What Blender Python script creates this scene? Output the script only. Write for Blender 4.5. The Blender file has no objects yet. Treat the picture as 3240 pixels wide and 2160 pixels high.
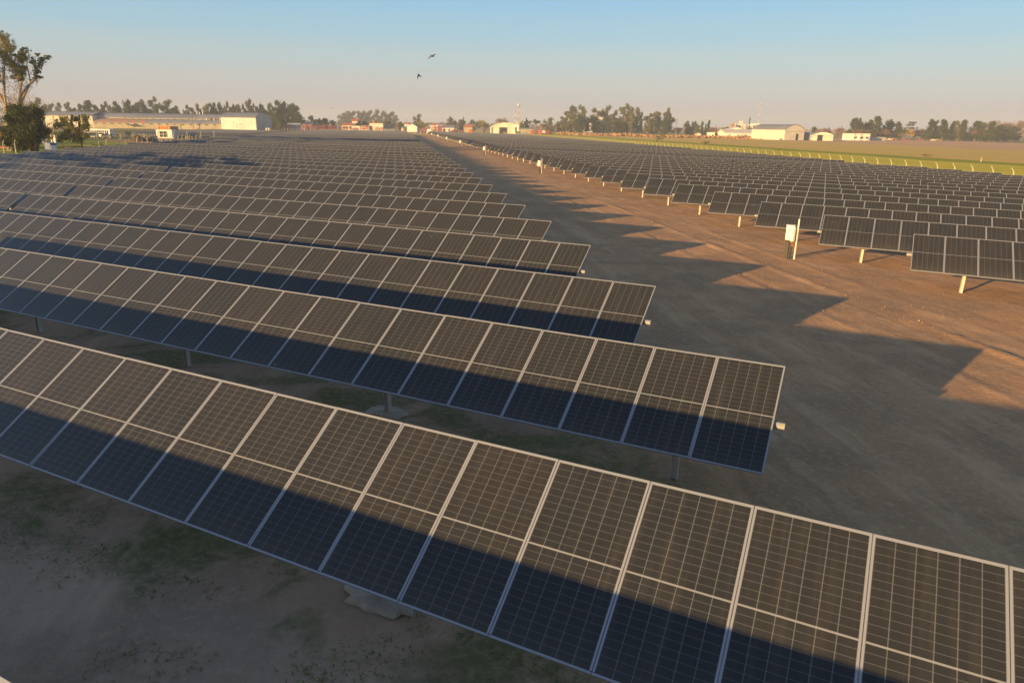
import bpy, bmesh, math, random
from math import sin, cos, tan, radians, degrees, pi, sqrt, atan2, floor
from mathutils import Vector, Matrix, noise as mnoise
random.seed(7)
SC = bpy.context.scene
COL = SC.collection

# ------------------------------------------------------------------ camera
YAW, PITCH, ROLL, FPX = -0.45734, 0.30304, 0.01539, 2176.64
PW, PH, HC = 3240.0, 2160.0, 6.05
CAMP = Vector((0, 0, HC))
_f = Vector((sin(YAW)*cos(PITCH), cos(YAW)*cos(PITCH), -sin(PITCH)))
_r = Vector((cos(YAW), -sin(YAW), 0)); _u = _r.cross(_f)
cR = cos(ROLL)*_r + sin(ROLL)*_u; cU = cos(ROLL)*_u - sin(ROLL)*_r; cF = _f
FH = Vector((sin(YAW), cos(YAW), 0)); RH = _r.copy()
cam = bpy.data.cameras.new('camera'); camo = bpy.data.objects.new('camera', cam); COL.objects.link(camo)
M = Matrix((cR, cU, -cF)).transposed().to_4x4(); M.translation = CAMP; camo.matrix_world = M
cam.sensor_width = 36; cam.lens = FPX/PW*36; cam.clip_start = 0.1; cam.clip_end = 20000
SC.camera = camo

def ray(px, py): return cF + cR*((px-PW/2)/FPX) - cU*((py-PH/2)/FPX)
def p3(px, py, D):
    """point seen at photo pixel (px,py) at horizontal distance D ahead of the camera"""
    d = ray(px, py); return CAMP + d*(D/d.dot(FH))
def proj(P):
    q = Vector(P)-CAMP; z = q.dot(cF)
    if z < .2: return None
    return PW/2+FPX*q.dot(cR)/z, PH/2-FPX*q.dot(cU)/z

# ------------------------------------------------------------------ site layout
RP, Y0, DYR = 5.12096, 6.21984, 0.11425
TL, TR = 0.5883, 0.5698
ZL, ZR = 1.517, 1.45
MH = 2.2104
def row_y(k): return Y0 + k*RP
def left_end(k): return (-0.71694 - 3.67944*(k-1)) if k != 0 else 2.93
def right_end(k): return 2.2098 - 3.65475*(k-5)
def lane_s(x, y): return x - (25.0 - .7137*y)
SL = 0.0095
def gz(x, y):
    s = lane_s(x, y)
    if s <= 0: return 0.0
    return -SL*min(s, 75.0)

# ------------------------------------------------------------------ helpers
class MB:
    def __init__(s): s.v = []; s.f = []; s.m = []; s.uv = []
    def face(s, pts, mi=0, uv=None):
        b = len(s.v); s.v += [tuple(p) for p in pts]; s.f.append(tuple(range(b, b+len(pts)))); s.m.append(mi); s.uv.append(uv)
    def box(s, c, d, mi=0, M=None):
        cx, cy, cz = c; hx, hy, hz = d[0]/2, d[1]/2, d[2]/2
        P = [Vector((cx+sx*hx, cy+sy*hy, cz+sz*hz)) for sz in (-1, 1) for sy in (-1, 1) for sx in (-1, 1)]
        if M is not None: P = [M @ p for p in P]
        b = len(s.v); s.v += [tuple(p) for p in P]
        for q in ((0,2,3,1), (4,5,7,6), (0,1,5,4), (2,6,7,3), (0,4,6,2), (1,3,7,5)):
            s.f.append(tuple(b+i for i in q)); s.m.append(mi); s.uv.append(None)
    def tube(s, p0, p1, r0, r1=None, n=6, mi=0, cap=True):
        p0 = Vector(p0); p1 = Vector(p1); r1 = r0 if r1 is None else r1
        d = p1-p0
        if d.length < 1e-6: return
        z = d.normalized(); x = z.orthogonal().normalized(); y = z.cross(x); b = len(s.v)
        for p, r in ((p0, r0), (p1, r1)):
            for i in range(n):
                a = 2*pi*i/n + pi/n; s.v.append(tuple(p+x*(r*cos(a))+y*(r*sin(a))))
        for i in range(n):
            j = (i+1) % n; s.f.append((b+i, b+j, b+n+j, b+n+i)); s.m.append(mi); s.uv.append(None)
        if cap:
            s.f.append(tuple(b+i for i in reversed(range(n)))); s.m.append(mi); s.uv.append(None)
            s.f.append(tuple(b+n+i for i in range(n))); s.m.append(mi); s.uv.append(None)
    def path(s, pts, rs, n=6, mi=0):
        for i in range(len(pts)-1): s.tube(pts[i], pts[i+1], rs[i], rs[i+1], n, mi)
    def prism(s, prof, y0, y1, mi=0, mcap=None):
        """profile in x,z extruded along y"""
        b = len(s.v); n = len(prof)
        s.v += [(x, y0, z) for x, z in prof] + [(x, y1, z) for x, z in prof]
        for i in range(n):
            j = (i+1) % n; s.f.append((b+i, b+n+i, b+n+j, b+j)); s.m.append(mi); s.uv.append(None)
        mc = mi if mcap is None else mcap
        s.f.append(tuple(b+i for i in range(n))); s.m.append(mc); s.uv.append(None)
        s.f.append(tuple(b+n+i for i in reversed(range(n)))); s.m.append(mc); s.uv.append(None)
    def prismx(s, prof, x0, x1, mi=0, mcap=None):
        """profile in y,z extruded along x"""
        b = len(s.v); n = len(prof)
        s.v += [(x0, y, z) for y, z in prof] + [(x1, y, z) for y, z in prof]
        for i in range(n):
            j = (i+1) % n; s.f.append((b+i, b+j, b+n+j, b+n+i)); s.m.append(mi); s.uv.append(None)
        mc = mi if mcap is None else mcap
        s.f.append(tuple(b+i for i in reversed(range(n)))); s.m.append(mc); s.uv.append(None)
        s.f.append(tuple(b+n+i for i in range(n))); s.m.append(mc); s.uv.append(None)
    def mesh(s, name, mats, smooth=False):
        me = bpy.data.meshes.new(name); me.from_pydata(s.v, [], s.f)
        for m in (mats if isinstance(mats, (list, tuple)) else [mats]): me.materials.append(m)
        me.polygons.foreach_set('material_index', s.m)
        if any(u is not None for u in s.uv):
            l = me.uv_layers.new(name='UVMap'); i = 0
            for f, u in zip(s.f, s.uv):
                for k in range(len(f)):
                    if u is not None: l.data[i].uv = u[k]
                    i += 1
        if smooth: me.polygons.foreach_set('use_smooth', [True]*len(me.polygons))
        me.update(); return me
    def build(s, name, mats, parent=None, smooth=False):
        return link(name, s.mesh(name, mats, smooth), parent)
def link(name, me, parent=None):
    o = bpy.data.objects.new(name, me); COL.objects.link(o)
    if parent: o.parent = parent
    return o
def tag(o, label, cat, group=None, kind=None):
    if label: o['label'] = label
    if cat: o['category'] = cat
    if group: o['group'] = group
    if kind: o['kind'] = kind
    return o
def thing(name, loc, rz, label, cat, group=None):
    o = bpy.data.objects.new(name, None); COL.objects.link(o); o.location = loc; o.rotation_euler = (0, 0, rz); o.empty_display_size = .3
    return tag(o, label, cat, group)
def structure(o): o['kind'] = 'structure'; return o
KIDS = {}
def kids(o): return [c for c in COL.objects if c.parent == o]

# ------------------------------------------------------------------ materials
def mat(name, col, rough=.7, metal=0.0, spec=.5):
    m = bpy.data.materials.new(name); m.use_nodes = True; b = m.node_tree.nodes['Principled BSDF']
    b.inputs['Base Color'].default_value = (*col, 1); b.inputs['Roughness'].default_value = rough; b.inputs['Metallic'].default_value = metal
    b.inputs['Specular IOR Level'].default_value = spec
    return m
class NT:
    def __init__(s, m): s.t = m.node_tree; s.n = s.t.nodes; s.b = s.n.get('Principled BSDF')
    def new(s, ty, **kw):
        n = s.n.new(ty)
        for k, v in kw.items(): setattr(n, k, v)
        return n
    def ln(s, a, b): s.t.links.new(a, b)
    def val(s, x, sock):
        if isinstance(x, (int, float)): sock.default_value = x
        elif isinstance(x, (tuple, list)): sock.default_value = x
        else: s.ln(x, sock)
    def math(s, op, a, b=0.0, c=None, clamp=False):
        n = s.new('ShaderNodeMath', operation=op); n.use_clamp = clamp
        s.val(a, n.inputs[0]); s.val(b, n.inputs[1])
        if c is not None: s.val(c, n.inputs[2])
        return n.outputs[0]
    def mix(s, fac, a, b, ty='MIX'):
        n = s.new('ShaderNodeMix', data_type='RGBA', blend_type=ty)
        s.val(fac, n.inputs['Factor']); 
        for v, k in ((a, 6), (b, 7)):
            if isinstance(v, (tuple, list)) and len(v) == 3: v = (*v, 1)
            s.val(v, n.inputs[k])
        return n.outputs[2]
    def noise(s, vec, scale, detail=3.0, rough=.55, dist=0.0):
        n = s.new('ShaderNodeTexNoise'); n.inputs['Scale'].default_value = scale; n.inputs['Detail'].default_value = detail
        n.inputs['Roughness'].default_value = rough; n.inputs['Distortion'].default_value = dist
        if vec is not None: s.ln(vec, n.inputs['Vector'])
        return n.outputs['Fac']
    def ramp(s, fac, a, b):
        n = s.new('ShaderNodeMapRange', interpolation_type='SMOOTHSTEP'); s.val(fac, n.inputs[0]); n.inputs[1].default_value = a; n.inputs[2].default_value = b
        return n.outputs[0]
    def pos(s): return s.new('ShaderNodeNewGeometry').outputs['Position']
    def obj(s): return s.new('ShaderNodeTexCoord').outputs['Object']
    def xyz(s, v):
        n = s.new('ShaderNodeSeparateXYZ'); s.ln(v, n.inputs[0]); return n.outputs
    def comb(s, x, y, z=0.0):
        n = s.new('ShaderNodeCombineXYZ'); s.val(x, n.inputs[0]); s.val(y, n.inputs[1]); s.val(z, n.inputs[2]); return n.outputs[0]
    def bump(s, h, strength=.5, dist=.05):
        n = s.new('ShaderNodeBump'); n.inputs['Strength'].default_value = strength; n.inputs['Distance'].default_value = dist; s.ln(h, n.inputs['Height'])
        s.ln(n.outputs[0], s.b.inputs['Normal'])
def mottled(name, c1, c2, scale=1.0, rough=.8, bump=0.0, spec=.3, lo=.35, hi=.65, detail=4.0):
    m = mat(name, c1, rough, 0, spec); t = NT(m); f = t.ramp(t.noise(t.obj(), scale, detail), lo, hi)
    t.ln(t.mix(f, c1, c2), t.b.inputs['Base Color'])
    if bump: t.bump(t.noise(t.obj(), scale*6, 3), bump, .05)
    return m
def corrugated(name, c1, c2, axis=0, pitch=.5, scale=.15, amt=.06):
    m = mat(name, c1, .6, 0, .3); t = NT(m); o = t.obj(); X = t.xyz(o)
    f = t.ramp(t.noise(o, scale, 4), .4, .62)
    t.ln(t.mix(f, c1, c2), t.b.inputs['Base Color'])
    w = t.math('SINE', t.math('MULTIPLY', X[axis], 2*pi/pitch)); t.bump(w, .5, amt)
    return m
def leafmat(name, c1, c2, c3=None, scale=.25):
    m = mat(name, c1, .75, 0, .15); t = NT(m); g = t.new('ShaderNodeNewGeometry')
    f = t.ramp(t.noise(t.obj(), scale, 3), .38, .62)
    col = t.mix(f, c1, c2)
    rnd = g.outputs['Random Per Island']
    col = t.mix(t.math('MULTIPLY', rnd, .55), col, c3 or tuple(x*1.7 for x in c2))
    t.ln(col, t.b.inputs['Base Color'])
    # thin leaves let a little light through
    tr = t.new('ShaderNodeBsdfTranslucent'); t.ln(col, tr.inputs['Color'])
    mx = t.new('ShaderNodeMixShader'); mx.inputs[0].default_value = .32
    t.ln(t.b.outputs[0], mx.inputs[1]); t.ln(tr.outputs[0], mx.inputs[2]); t.ln(mx.outputs[0], t.n['Material Output'].inputs['Surface'])
    return m

MAT = {}
MAT['alu'] = mat('aluminium_frame', (.27, .295, .355), .45, .2, .5)
MAT['galv'] = mottled('galvanised_steel', (.50, .49, .46), (.40, .39, .37), 3.0, .5, 0, .5)
MAT['tube'] = mottled('torque_tube_steel', (.33, .33, .32), (.27, .27, .265), 3.0, .5, 0, .5)
MAT['back'] = mat('module_backsheet', (.55, .55, .55), .6)
MAT['white'] = mottled('white_paint', (.78, .77, .73), (.66, .65, .62), .8, .5)
MAT['concrete'] = mottled('pale_concrete', (.52, .48, .40), (.40, .37, .31), 2.0, .9)
MAT['dark'] = mat('dark_opening', (.012, .012, .013), .8)
MAT['glassdark'] = mat('dark_window_glass', (.03, .035, .04), .12)
MAT['rubber'] = mat('black_rubber', (.02, .02, .02), .8)
MAT['red'] = mottled('red_enamel', (.34, .06, .05), (.22, .05, .045), .9, .5)
MAT['black_plastic'] = mat('black_conduit', (.025, .024, .024), .6)
MAT['darkred'] = mat('dark_red_isolator', (.10, .012, .022), .5)

def cell_material():
    m = mat('solar_cells', (.02, .022, .026), .22, 0, .22); t = NT(m)
    uv = t.new('ShaderNodeUVMap').outputs[0]; X = t.xyz(uv)
    u = X[0]; v = X[1]
    def line(coord, n, w):
        fr = t.math('FRACT', t.math('MULTIPLY', coord, n))
        d = t.math('ABSOLUTE', t.math('SUBTRACT', fr, .5))
        return t.math('GREATER_THAN', d, .5 - w*n/2)
    a = line(u, 6, .0095); b = line(v, 24, .0034)
    bus = line(u, 54, .0009)
    mid = t.math('LESS_THAN', t.math('ABSOLUTE', t.math('SUBTRACT', v, .5)), .0050)
    oi = t.new('ShaderNodeObjectInfo').outputs['Random']
    pos = t.pos()
    dust = t.noise(pos, .9, 4, .6)
    uu = t.math('FLOOR', t.math('MULTIPLY', u, 6)); 
    base = t.mix(t.math('ADD', t.math('MULTIPLY', dust, .7), t.math('MULTIPLY', oi, .3)), (.0175, .0235, .030), (.0375, .0345, .038))
    isl = t.new('ShaderNodeNewGeometry').outputs['Random Per Island']
    base = t.mix(t.math('MULTIPLY', isl, .35), base, (.020, .023, .030))
    # rain-washed dust runs down the slope and gathers along the lower edge of each half
    run = t.noise(t.comb(t.math('MULTIPLY', t.math('ADD', u, t.math('MULTIPLY', oi, 37.0)), 9.0), t.math('MULTIPLY', v, 1.2)), 1.0, 4, .6)
    low = t.math('POWER', t.math('SUBTRACT', 1.0, v), 7.0)
    base = t.mix(t.math('ADD', t.math('MULTIPLY', t.ramp(run, .45, .75), .16), t.math('MULTIPLY', low, .30)), base, (.115, .105, .095))
    vo = t.new('ShaderNodeTexVoronoi'); vo.inputs['Scale'].default_value = 1.15; t.ln(pos, vo.inputs['Vector'])
    spot = t.math('LESS_THAN', t.math('ADD', vo.outputs['Distance'], t.math('MULTIPLY', t.noise(pos, 30.0, 2), .03)), .034)
    c = t.mix(t.math('MULTIPLY', bus, .07), base, (.30, .29, .27))
    c = t.mix(t.math('MULTIPLY', b, .18), c, (.28, .30, .33))
    c = t.mix(t.math('MULTIPLY', a, .27), c, (.28, .30, .33))
    c = t.mix(t.math('MULTIPLY', mid, .7), c, (.27, .295, .345))
    c = t.mix(t.math('MULTIPLY', spot, .8), c, (.5, .49, .45))
    t.ln(c, t.b.inputs['Base Color'])
    t.b.inputs['Roughness'].default_value = .28
    return m
MAT['cells'] = cell_material()

def ground_material():
    m = mat('bare_soil', (.3, .2, .13), .95, 0, .1); t = NT(m); P = t.pos(); X = t.xyz(P)
    s = t.math('ADD', t.math('ADD', X[0], t.math('MULTIPLY', X[1], .7137)), -25.0)   # across the lane
    al = t.math('SUBTRACT', X[1], t.math('MULTIPLY', X[0], .7137))                   # along the lane
    big = t.noise(P, .06, 4); med = t.noise(P, .7, 5, .6); fine = t.noise(P, 7.0, 5, .65)
    streak = t.noise(t.comb(t.math('MULTIPLY', s, .9), t.math('MULTIPLY', al, .07)), 1.0, 6, .66, .3)
    streak2 = t.noise(t.comb(t.math('MULTIPLY', s, 3.2), t.math('MULTIPLY', al, .45)), 1.0, 5, .7, .5)
    blot = t.noise(P, .28, 6, .68, .4)
    grain_shade = t.noise(P, 22.0, 3, .7)
    c = t.mix(t.ramp(big, .35, .65), (0.490, 0.284, 0.154), (0.410, 0.243, 0.133))
    c = t.mix(t.math('MULTIPLY', t.ramp(streak, .44, .64), .62), c, (0.591, 0.383, 0.224))
    c = t.mix(t.math('MULTIPLY', t.ramp(blot, .46, .60), .62), c, (0.313, 0.200, 0.122))
    c = t.mix(t.math('MULTIPLY', t.ramp(streak2, .52, .66), .50), c, (0.285, 0.174, 0.100))
    c = t.mix(t.math('MULTIPLY', t.ramp(med, .50, .64), .50), c, (0.307, 0.200, 0.122))
    c = t.mix(t.math('MULTIPLY', t.ramp(fine, .48, .70), .42), c, (0.626, 0.428, 0.269))
    c = t.mix(t.math('MULTIPLY', t.ramp(grain_shade, .54, .70), .50), c, (0.228, 0.152, 0.098))  # dark specks paint the micro-shadowing between soil grains into the colour
    # thin weeds under the rows, more of them on the side of the long hangar
    lf = t.ramp(s, -17.5, -21.0)
    # the clear strip between the front row and the camera stays bare soil
    weeds = t.noise(P, .55, 5, .62, .6)
    g1 = t.math('MULTIPLY', t.ramp(weeds, .44, .60), lf)
    rt = t.math('MULTIPLY', t.ramp(s, 1.0, 9.0), t.ramp(weeds, .60, .70))
    g = t.math('MAXIMUM', g1, t.math('MULTIPLY', rt, .6))
    bare = t.ramp(t.math('ADD', X[1], t.math('MULTIPLY', weeds, 1.6)), 5.35, 6.1)
    g = t.math('MULTIPLY', g, t.math('ADD', .12, t.math('MULTIPLY', bare, .88)))
    gc = t.mix(t.ramp(fine, .4, .65), (.075, .105, .035), (.20, .20, .09))
    dirt = t.ramp(t.math('ADD', s, t.math('MULTIPLY', big, 6.0)), -15.0, -19.0)
    c = t.mix(t.math('MULTIPLY', dirt, .45), c, t.mix(t.ramp(blot, .4, .62), (.43, .335, .295), (.32, .25, .222)))
    c = t.mix(t.math('MULTIPLY', g, .68), c, gc)
    # beyond the fences: dry pasture
    far = t.math('MAXIMUM', t.ramp(s, 155.0, 175.0), t.ramp(s, -105.0, -125.0))
    past = t.mix(t.ramp(t.noise(P, .012, 4), .4, .6), (.24, .19, .08), (.14, .15, .05))
    c = t.mix(far, c, past)
    t.ln(c, t.b.inputs['Base Color'])
    h = t.math('ADD', t.math('MULTIPLY', med, .6), t.math('ADD', t.math('MULTIPLY', fine, .5), t.math('ADD', t.math('MULTIPLY', streak2, .25), t.math('MULTIPLY', grain_shade, .15))))
    t.bump(h, .7, .08)
    return m
MAT['soil'] = ground_material()

# ------------------------------------------------------------------ ground
def spaced(segs):
    out = []
    for a, b, st in segs:
        n = max(1, int(round((b-a)/st)))
        out += [a+(b-a)*i/n for i in range(n)]
    out.append(segs[-1][1]); return out
def RUT(x): return RUT_A+RUT_B*x
RUT_A, RUT_B = 5.52, .038
def make_ground():
    S = spaced([(-4000, -1000, 600), (-1000, -200, 100), (-200, -60, 10), (-60, -30, 1.0), (-30, 8, .22), (8, 20, .6), (20, 80, 10), (80, 300, 55), (300, 1000, 175), (1000, 4000, 750)])
    Y = spaced([(-900, -60, 120), (-60, -10, 10), (-10, 0, .8), (0, 62, .30), (62, 110, 1.2), (110, 300, 19), (300, 1000, 70), (1000, 4500, 500)])
    V = []; ns = len(S)
    ridges = [(-4.2, .085, .16), (-6.9, -.045, .22), (-7.4, .05, .16), (-2.1, .035, .2), (-9.6, .03, .25), (-12.2, -.02, .3), (-13.9, -.02, .3)]
    for y in Y:
        for s in S:
            x = s + 25.0 - .7137*y; z = gz(x, y)
            if -60 < s < 20 and -10 < y < 110:
                d = 1.0 if (-30 <= s <= 8 and 0 <= y <= 62) else .35
                p = Vector((x*.5, y*.5, 0)); w = mnoise.fractal(p, 1.0, 2.0, 4)*.022
                w += mnoise.noise(Vector((x*2.3, y*2.3, 5)))*.012
                if -16 < s < 4:
                    a = y*1.2287
                    for s0, h, wd in ridges:
                        s1 = s0 + .35*mnoise.noise(Vector((a*.05, s0, 2)))
                        k = max(0.0, .55+1.3*mnoise.noise(Vector((a*.16, s0*3.1, 9))))
                        k *= .6+.8*abs(mnoise.noise(Vector((a*1.7, s0, 4))))
                        w += h*k*math.exp(-((s-s1)/wd)**2)
                rl = y-(5.01-.52*(x+9.0))*1.0 if False else y-RUT(x)
                if abs(rl) < 1.2 and x > -22:
                    kk = .6+.6*mnoise.noise(Vector((x*.4, 1, 8)))
                    w += .09*kk*math.exp(-((rl-.28)/.16)**2)-.11*kk*math.exp(-(rl/.15)**2)
                z += w*d
            V.append((x, y, z))
    F = []
    for j in range(len(Y)-1):
        for i in range(ns-1):
            a = j*ns+i; F.append((a, a+1, a+ns+1, a+ns))
    me = bpy.data.meshes.new('ground'); me.from_pydata(V, [], F); me.materials.append(MAT['soil'])
    me.polygons.foreach_set('use_smooth', [True]*len(F)); me.update()
    return structure(link('ground', me))
make_ground()

def sheet(name, pts_sy, m, dz, n=30):
    """strip between two polylines given as (s,y) lists of equal length, lying on the ground"""
    a, b = pts_sy; V = []; F = []; k = 6
    for (s0, y0), (s1, y1) in zip(a, b):
        for j in range(k+1):
            f = j/k; y = y0+(y1-y0)*f; s = s0+(s1-s0)*f
            x = s+25.0-.7137*y; V.append((x, y, gz(x, y)+dz))
    for i in range(len(a)-1):
        for j in range(k):
            q = i*(k+1)+j; F.append((q, q+1, q+k+2, q+k+1))
    me = bpy.data.meshes.new(name); me.from_pydata(V, [], F); me.materials.append(m); me.update()
    return structure(link(name, me))
def grassmat(name, c1, c2, c3, sc=.05):
    m = mat(name, c1, .95, 0, .05); t = NT(m); P = t.pos()
    X = t.xyz(P); st = t.noise(t.comb(t.math('ADD', X[0], t.math('MULTIPLY', X[1], .71)), t.math('MULTIPLY', X[1], .12)), sc*2.2, 5, .6)
    c = t.mix(t.ramp(t.noise(P, sc, 5), .38, .62), c1, c2); c = t.mix(t.math('MULTIPLY', t.ramp(st, .45, .65), .7), c, c3)
    c = t.mix(t.math('MULTIPLY', t.noise(P, 2.5, 4), .3), c, tuple(q*.45 for q in c1))
    t.ln(c, t.b.inputs['Base Color']); t.bump(t.noise(P, 1.5, 4), .9, .25); return m
MAT['verge'] = grassmat('green_verge_grass', (.62, .51, .055), (.53, .47, .05), (.67, .54, .085))
MAT['tallgrass'] = grassmat('taller_dark_grass', (.31, .33, .035), (.25, .28, .03), (.40, .38, .05), .09)
MAT['stubble'] = grassmat('dry_stubble', (.64, .43, .12), (.58, .44, .105), (.69, .45, .165), .03)
MAT['ploughed'] = grassmat('brown_field', (.62, .36, .21), (.58, .355, .19), (.66, .41, .235), .02)
MAT['lawn'] = grassmat('lawn_grass', (.26, .31, .05), (.19, .25, .045), (.40, .38, .09), .06)
MAT['redsoil'] = mottled('reddish_soil', (.33, .17, .10), (.27, .15, .10), .2, .95)
def wob(s, y, amp, f=.02): return (s + amp*mnoise.noise(Vector((y*f, s*.1, 3)))*2, y)
yy = [(-80 + i*12) for i in range(72)]
sheet('grass_verge', ([(70.3, y) for y in yy], [wob(150, y, 2.5, .05) for y in yy]), MAT['verge'], .006)
sheet('tall_grass_strip', ([wob(140, y, 6, .04) for y in yy], [wob(158, y, 2.0, .05) for y in yy]), MAT['tallgrass'], .012)
sheet('stubble_field', ([wob(156.5, y, 1.5, .05) for y in yy], [wob(330, y, 18, .02) for y in yy]), MAT['stubble'], .018)
sheet('brown_field', ([wob(305, y, 22, .02) for y in yy], [wob(560, y, 6, .02) for y in yy]), MAT['ploughed'], .024)
yl_ = [(40 + i*8) for i in range(13)]
sheet('lawn', ([wob(-92.5, y, .6) for y in yl_], [wob(-190, y, 8) for y in yl_]), MAT['lawn'], .006)
sheet('red_soil_patch', ([(-92.8, y) for y in (136, 142, 148, 156, 164, 172)], [(-135, y) for y in (136, 142, 148, 156, 164, 172)]), MAT['redsoil'], .012)

# ------------------------------------------------------------------ solar tables
NMOD = 28
def ordinal(n):
    base = ['', 'first', 'second', 'third', 'fourth', 'fifth', 'sixth', 'seventh', 'eighth', 'ninth', 'tenth', 'eleventh', 'twelfth', 'thirteenth',
            'fourteenth', 'fifteenth', 'sixteenth', 'seventeenth', 'eighteenth', 'nineteenth']
    tens = {2: 'twent', 3: 'thirt', 4: 'fort', 5: 'fift', 6: 'sixt', 7: 'sevent', 8: 'eight'}
    if n < 20: return base[n]
    t_, o = divmod(n, 10)
    return tens[t_]+'ieth' if o == 0 else tens[t_]+'y-'+base[o]
FW, FD, LIP = .024, .035, .004
def frame_mb(mb, w, h, M=None, mi=0):
    hw, hh = w/2, h/2
    mb.box((0, hh-FW/2-.004, .001), (w, FW+.008, FD), mi, M); mb.box((0, -hh+FW/2, 0), (w, FW, FD), mi, M)
    mb.box((-hw+FW/2, 0, 0), (FW, h-2*FW-.016, FD), mi, M); mb.box((hw-FW/2, 0, 0), (FW, h-2*FW-.016, FD), mi, M)
def cells_quad(mb, w, h, M=None, mi=0, back=None):
    a, b = w/2-FW, h/2-FW; z = FD/2-LIP
    P = [Vector(q) for q in ((-a, -b, z), (a, -b, z), (a, b, z), (-a, b, z))]
    if M is not None: P = [M @ q for q in P]
    mb.face(P, mi, ((0, 0), (1, 0), (1, 1), (0, 1)))
    if back is not None:
        P = [Vector(q) for q in ((-a, b, z-.008), (a, b, z-.008), (a, -b, z-.008), (-a, -b, z-.008))]
        if M is not None: P = [M @ q for q in P]
        mb.face(P, back)
MODMESH = {}
def mod_meshes(side):
    if side in MODMESH: return MODMESH[side]
    w = PITCHX[side] - .008
    f = MB(); frame_mb(f, w, MH); fm = f.mesh('module_frame', MAT['alu'])
    g = MB(); cells_quad(g, w, MH, None, 0, 1); gm = g.mesh('module_glass', [MAT['cells'], MAT['back']])
    a = MB(); frame_mb(a, w, MH); cells_quad(a, w, MH, None, 1, 2); am = a.mesh('module_whole', [MAT['alu'], MAT['cells'], MAT['back']])
    MODMESH[side] = (fm, gm, am); return MODMESH[side]
PITCHX = {'L': 1.1535, 'R': 1.1360}
def post_offsets(side, L, n):
    if side == 'R': o = [1.95+6.3*i for i in range(5)]+[L-.9]
    else: o = [L-1.55-6.32*i for i in range(5)]+[.75]
    if n < 20: o = [q for q in o if q < L-.5][:3]
    return sorted(o)
def ibeam(mb, x, z0, z1, mi=0):
    mb.box((x-.055, 0, (z0+z1)/2), (.010, .10, z1-z0), mi); mb.box((x+.055, 0, (z0+z1)/2), (.010, .10, z1-z0), mi)
    mb.box((x, 0, (z0+z1)/2), (.10, .008, z1-z0), mi)
def bearing(mb, x, zax, mi=0):
    mb.box((x, .0, zax-.215), (.14, .11, .03), mi); mb.tube((x-.05, 0, zax-.125), (x+.05, 0, zax-.125), .09, .09, 10, mi)
    mb.box((x-.02, -.06, zax-.26), (.05, .16, .05), mi)
SHARED = {}
def shared(key, fn):
    if key not in SHARED: SHARED[key] = fn()
    return SHARED[key]
def tubemesh(L, zax):
    mb = MB(); mb.tube((-.17, 0, zax-.125), (L+.17, 0, zax-.125), .064, .064, 8); 
    for i in range(NMOD+1): pass
    return mb.mesh('torque_tube', MAT['tube'])
def far_table(side, n, tilt, zax):
    def mk():
        mb = MB(); L = n*PITCHX[side]; w = PITCHX[side]-.008
        for i in range(n):
            Mx = Matrix.Translation((PITCHX[side]*(i+.5), 0, zax)) @ Matrix.Rotation(tilt, 4, 'X')
            frame_mb(mb, w, MH, Mx, 0); cells_quad(mb, w, MH, Mx, 1, 2)
        mb.tube((-.17, 0, zax-.125), (L+.17, 0, zax-.125), .072, .072, 6, 3)
        for o in post_offsets(side, L, n): mb.box((o, 0, (zax-.2)/2-.2), (.12, .1, zax+.2), 3)
        return mb.mesh('panel_table', [MAT['alu'], MAT['cells'], MAT['back'], MAT['galv']])
    return shared(('far', side, n, round(tilt, 3), round(zax, 3)), mk)
FOOT = mottled('cement_collar', (.50, .44, .37), (.36, .32, .27), 3.0, .95)
def footing(x, y, r, sd):
    rr = random.Random(sd); mb = MB(); n = 34
    ring = [(r*(1+.45*mnoise.noise(Vector((2.2*cos(2*pi*i/n), 2.2*sin(2*pi*i/n), sd)))+.12*(rr.random()-.5)), 2*pi*i/n) for i in range(n)]
    P0 = [(x+q*1.35*cos(a), y+q*.75*sin(a), .0) for q, a in ring]; P1 = [(x+q*.85*1.35*cos(a), y+q*.85*.75*sin(a), .055+.02*rr.random()) for q, a in ring]
    for i in range(n):
        j = (i+1) % n; mb.face((P0[i], P0[j], P1[j], P1[i])); mb.face((P1[i], P1[j], (x, y, .07)))
    return mb
TABLES = []      # (distance, record)
def add_table(side, k, idx, x0, y, zax, tilt, n, label, group, name='solar_table'):
    L = n*PITCHX[side]
    base = Vector((x0, y, gz(x0, y))); ends = [Vector((x0+q*L, y, zax)) for q in (0, .25, .5, .75, 1)]
    vis = False
    for q in ends:
        pr = proj(q)
        if pr and -350 < pr[0] < PW+350 and -50 < pr[1] < PH+500: vis = True
    if not vis and not (side == 'L' and k in (-1, -2) and idx == 0): return
    dist = min((q-CAMP).length for q in ends)
    TABLES.append((dist, side, k, idx, base, zax, tilt, n, label, group))
rt = random.Random(3)
HANG, FEN = 'on the hangar side of the lane', 'on the grass-fence side of the lane'
LASTL, LASTR = 70, 76
for k in range(-2, LASTL+1):
    tilt = TL + rt.uniform(-.012, .012)
    zax = ZL
    if k == 15: tilt = .80
    if k in (19, 24): tilt += .08
    if k in (16, 27, 28, 33): tilt -= .13
    L = NMOD*PITCHX['L']; xe = left_end(k)
    ordn = ordinal(k+3)
    g0 = 'solar tables on the hangar side of the lane'
    if k == -2: l0 = 'solar table behind the camera, one row before the bottom corner sliver'
    elif k == -1: l0 = 'solar table showing only a pale frame sliver in the bottom corner'
    else: l0 = 'panel table ending at the lane, %s full row from the camera, hangar side' % ordinal(k+1)
    add_table('L', k, 0, xe-L, row_y(k), zax, tilt, NMOD, l0, g0)
    gap = .55 + (.5 if k > 9 else 0)
    add_table('L', k, 1, xe-2*L-gap, row_y(k), zax, tilt+rt.uniform(-.01, .01), NMOD, 'panel table past the first gap from the lane, %s row from the camera, hangar side' % ordinal(max(1, k+1)), g0)
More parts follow.
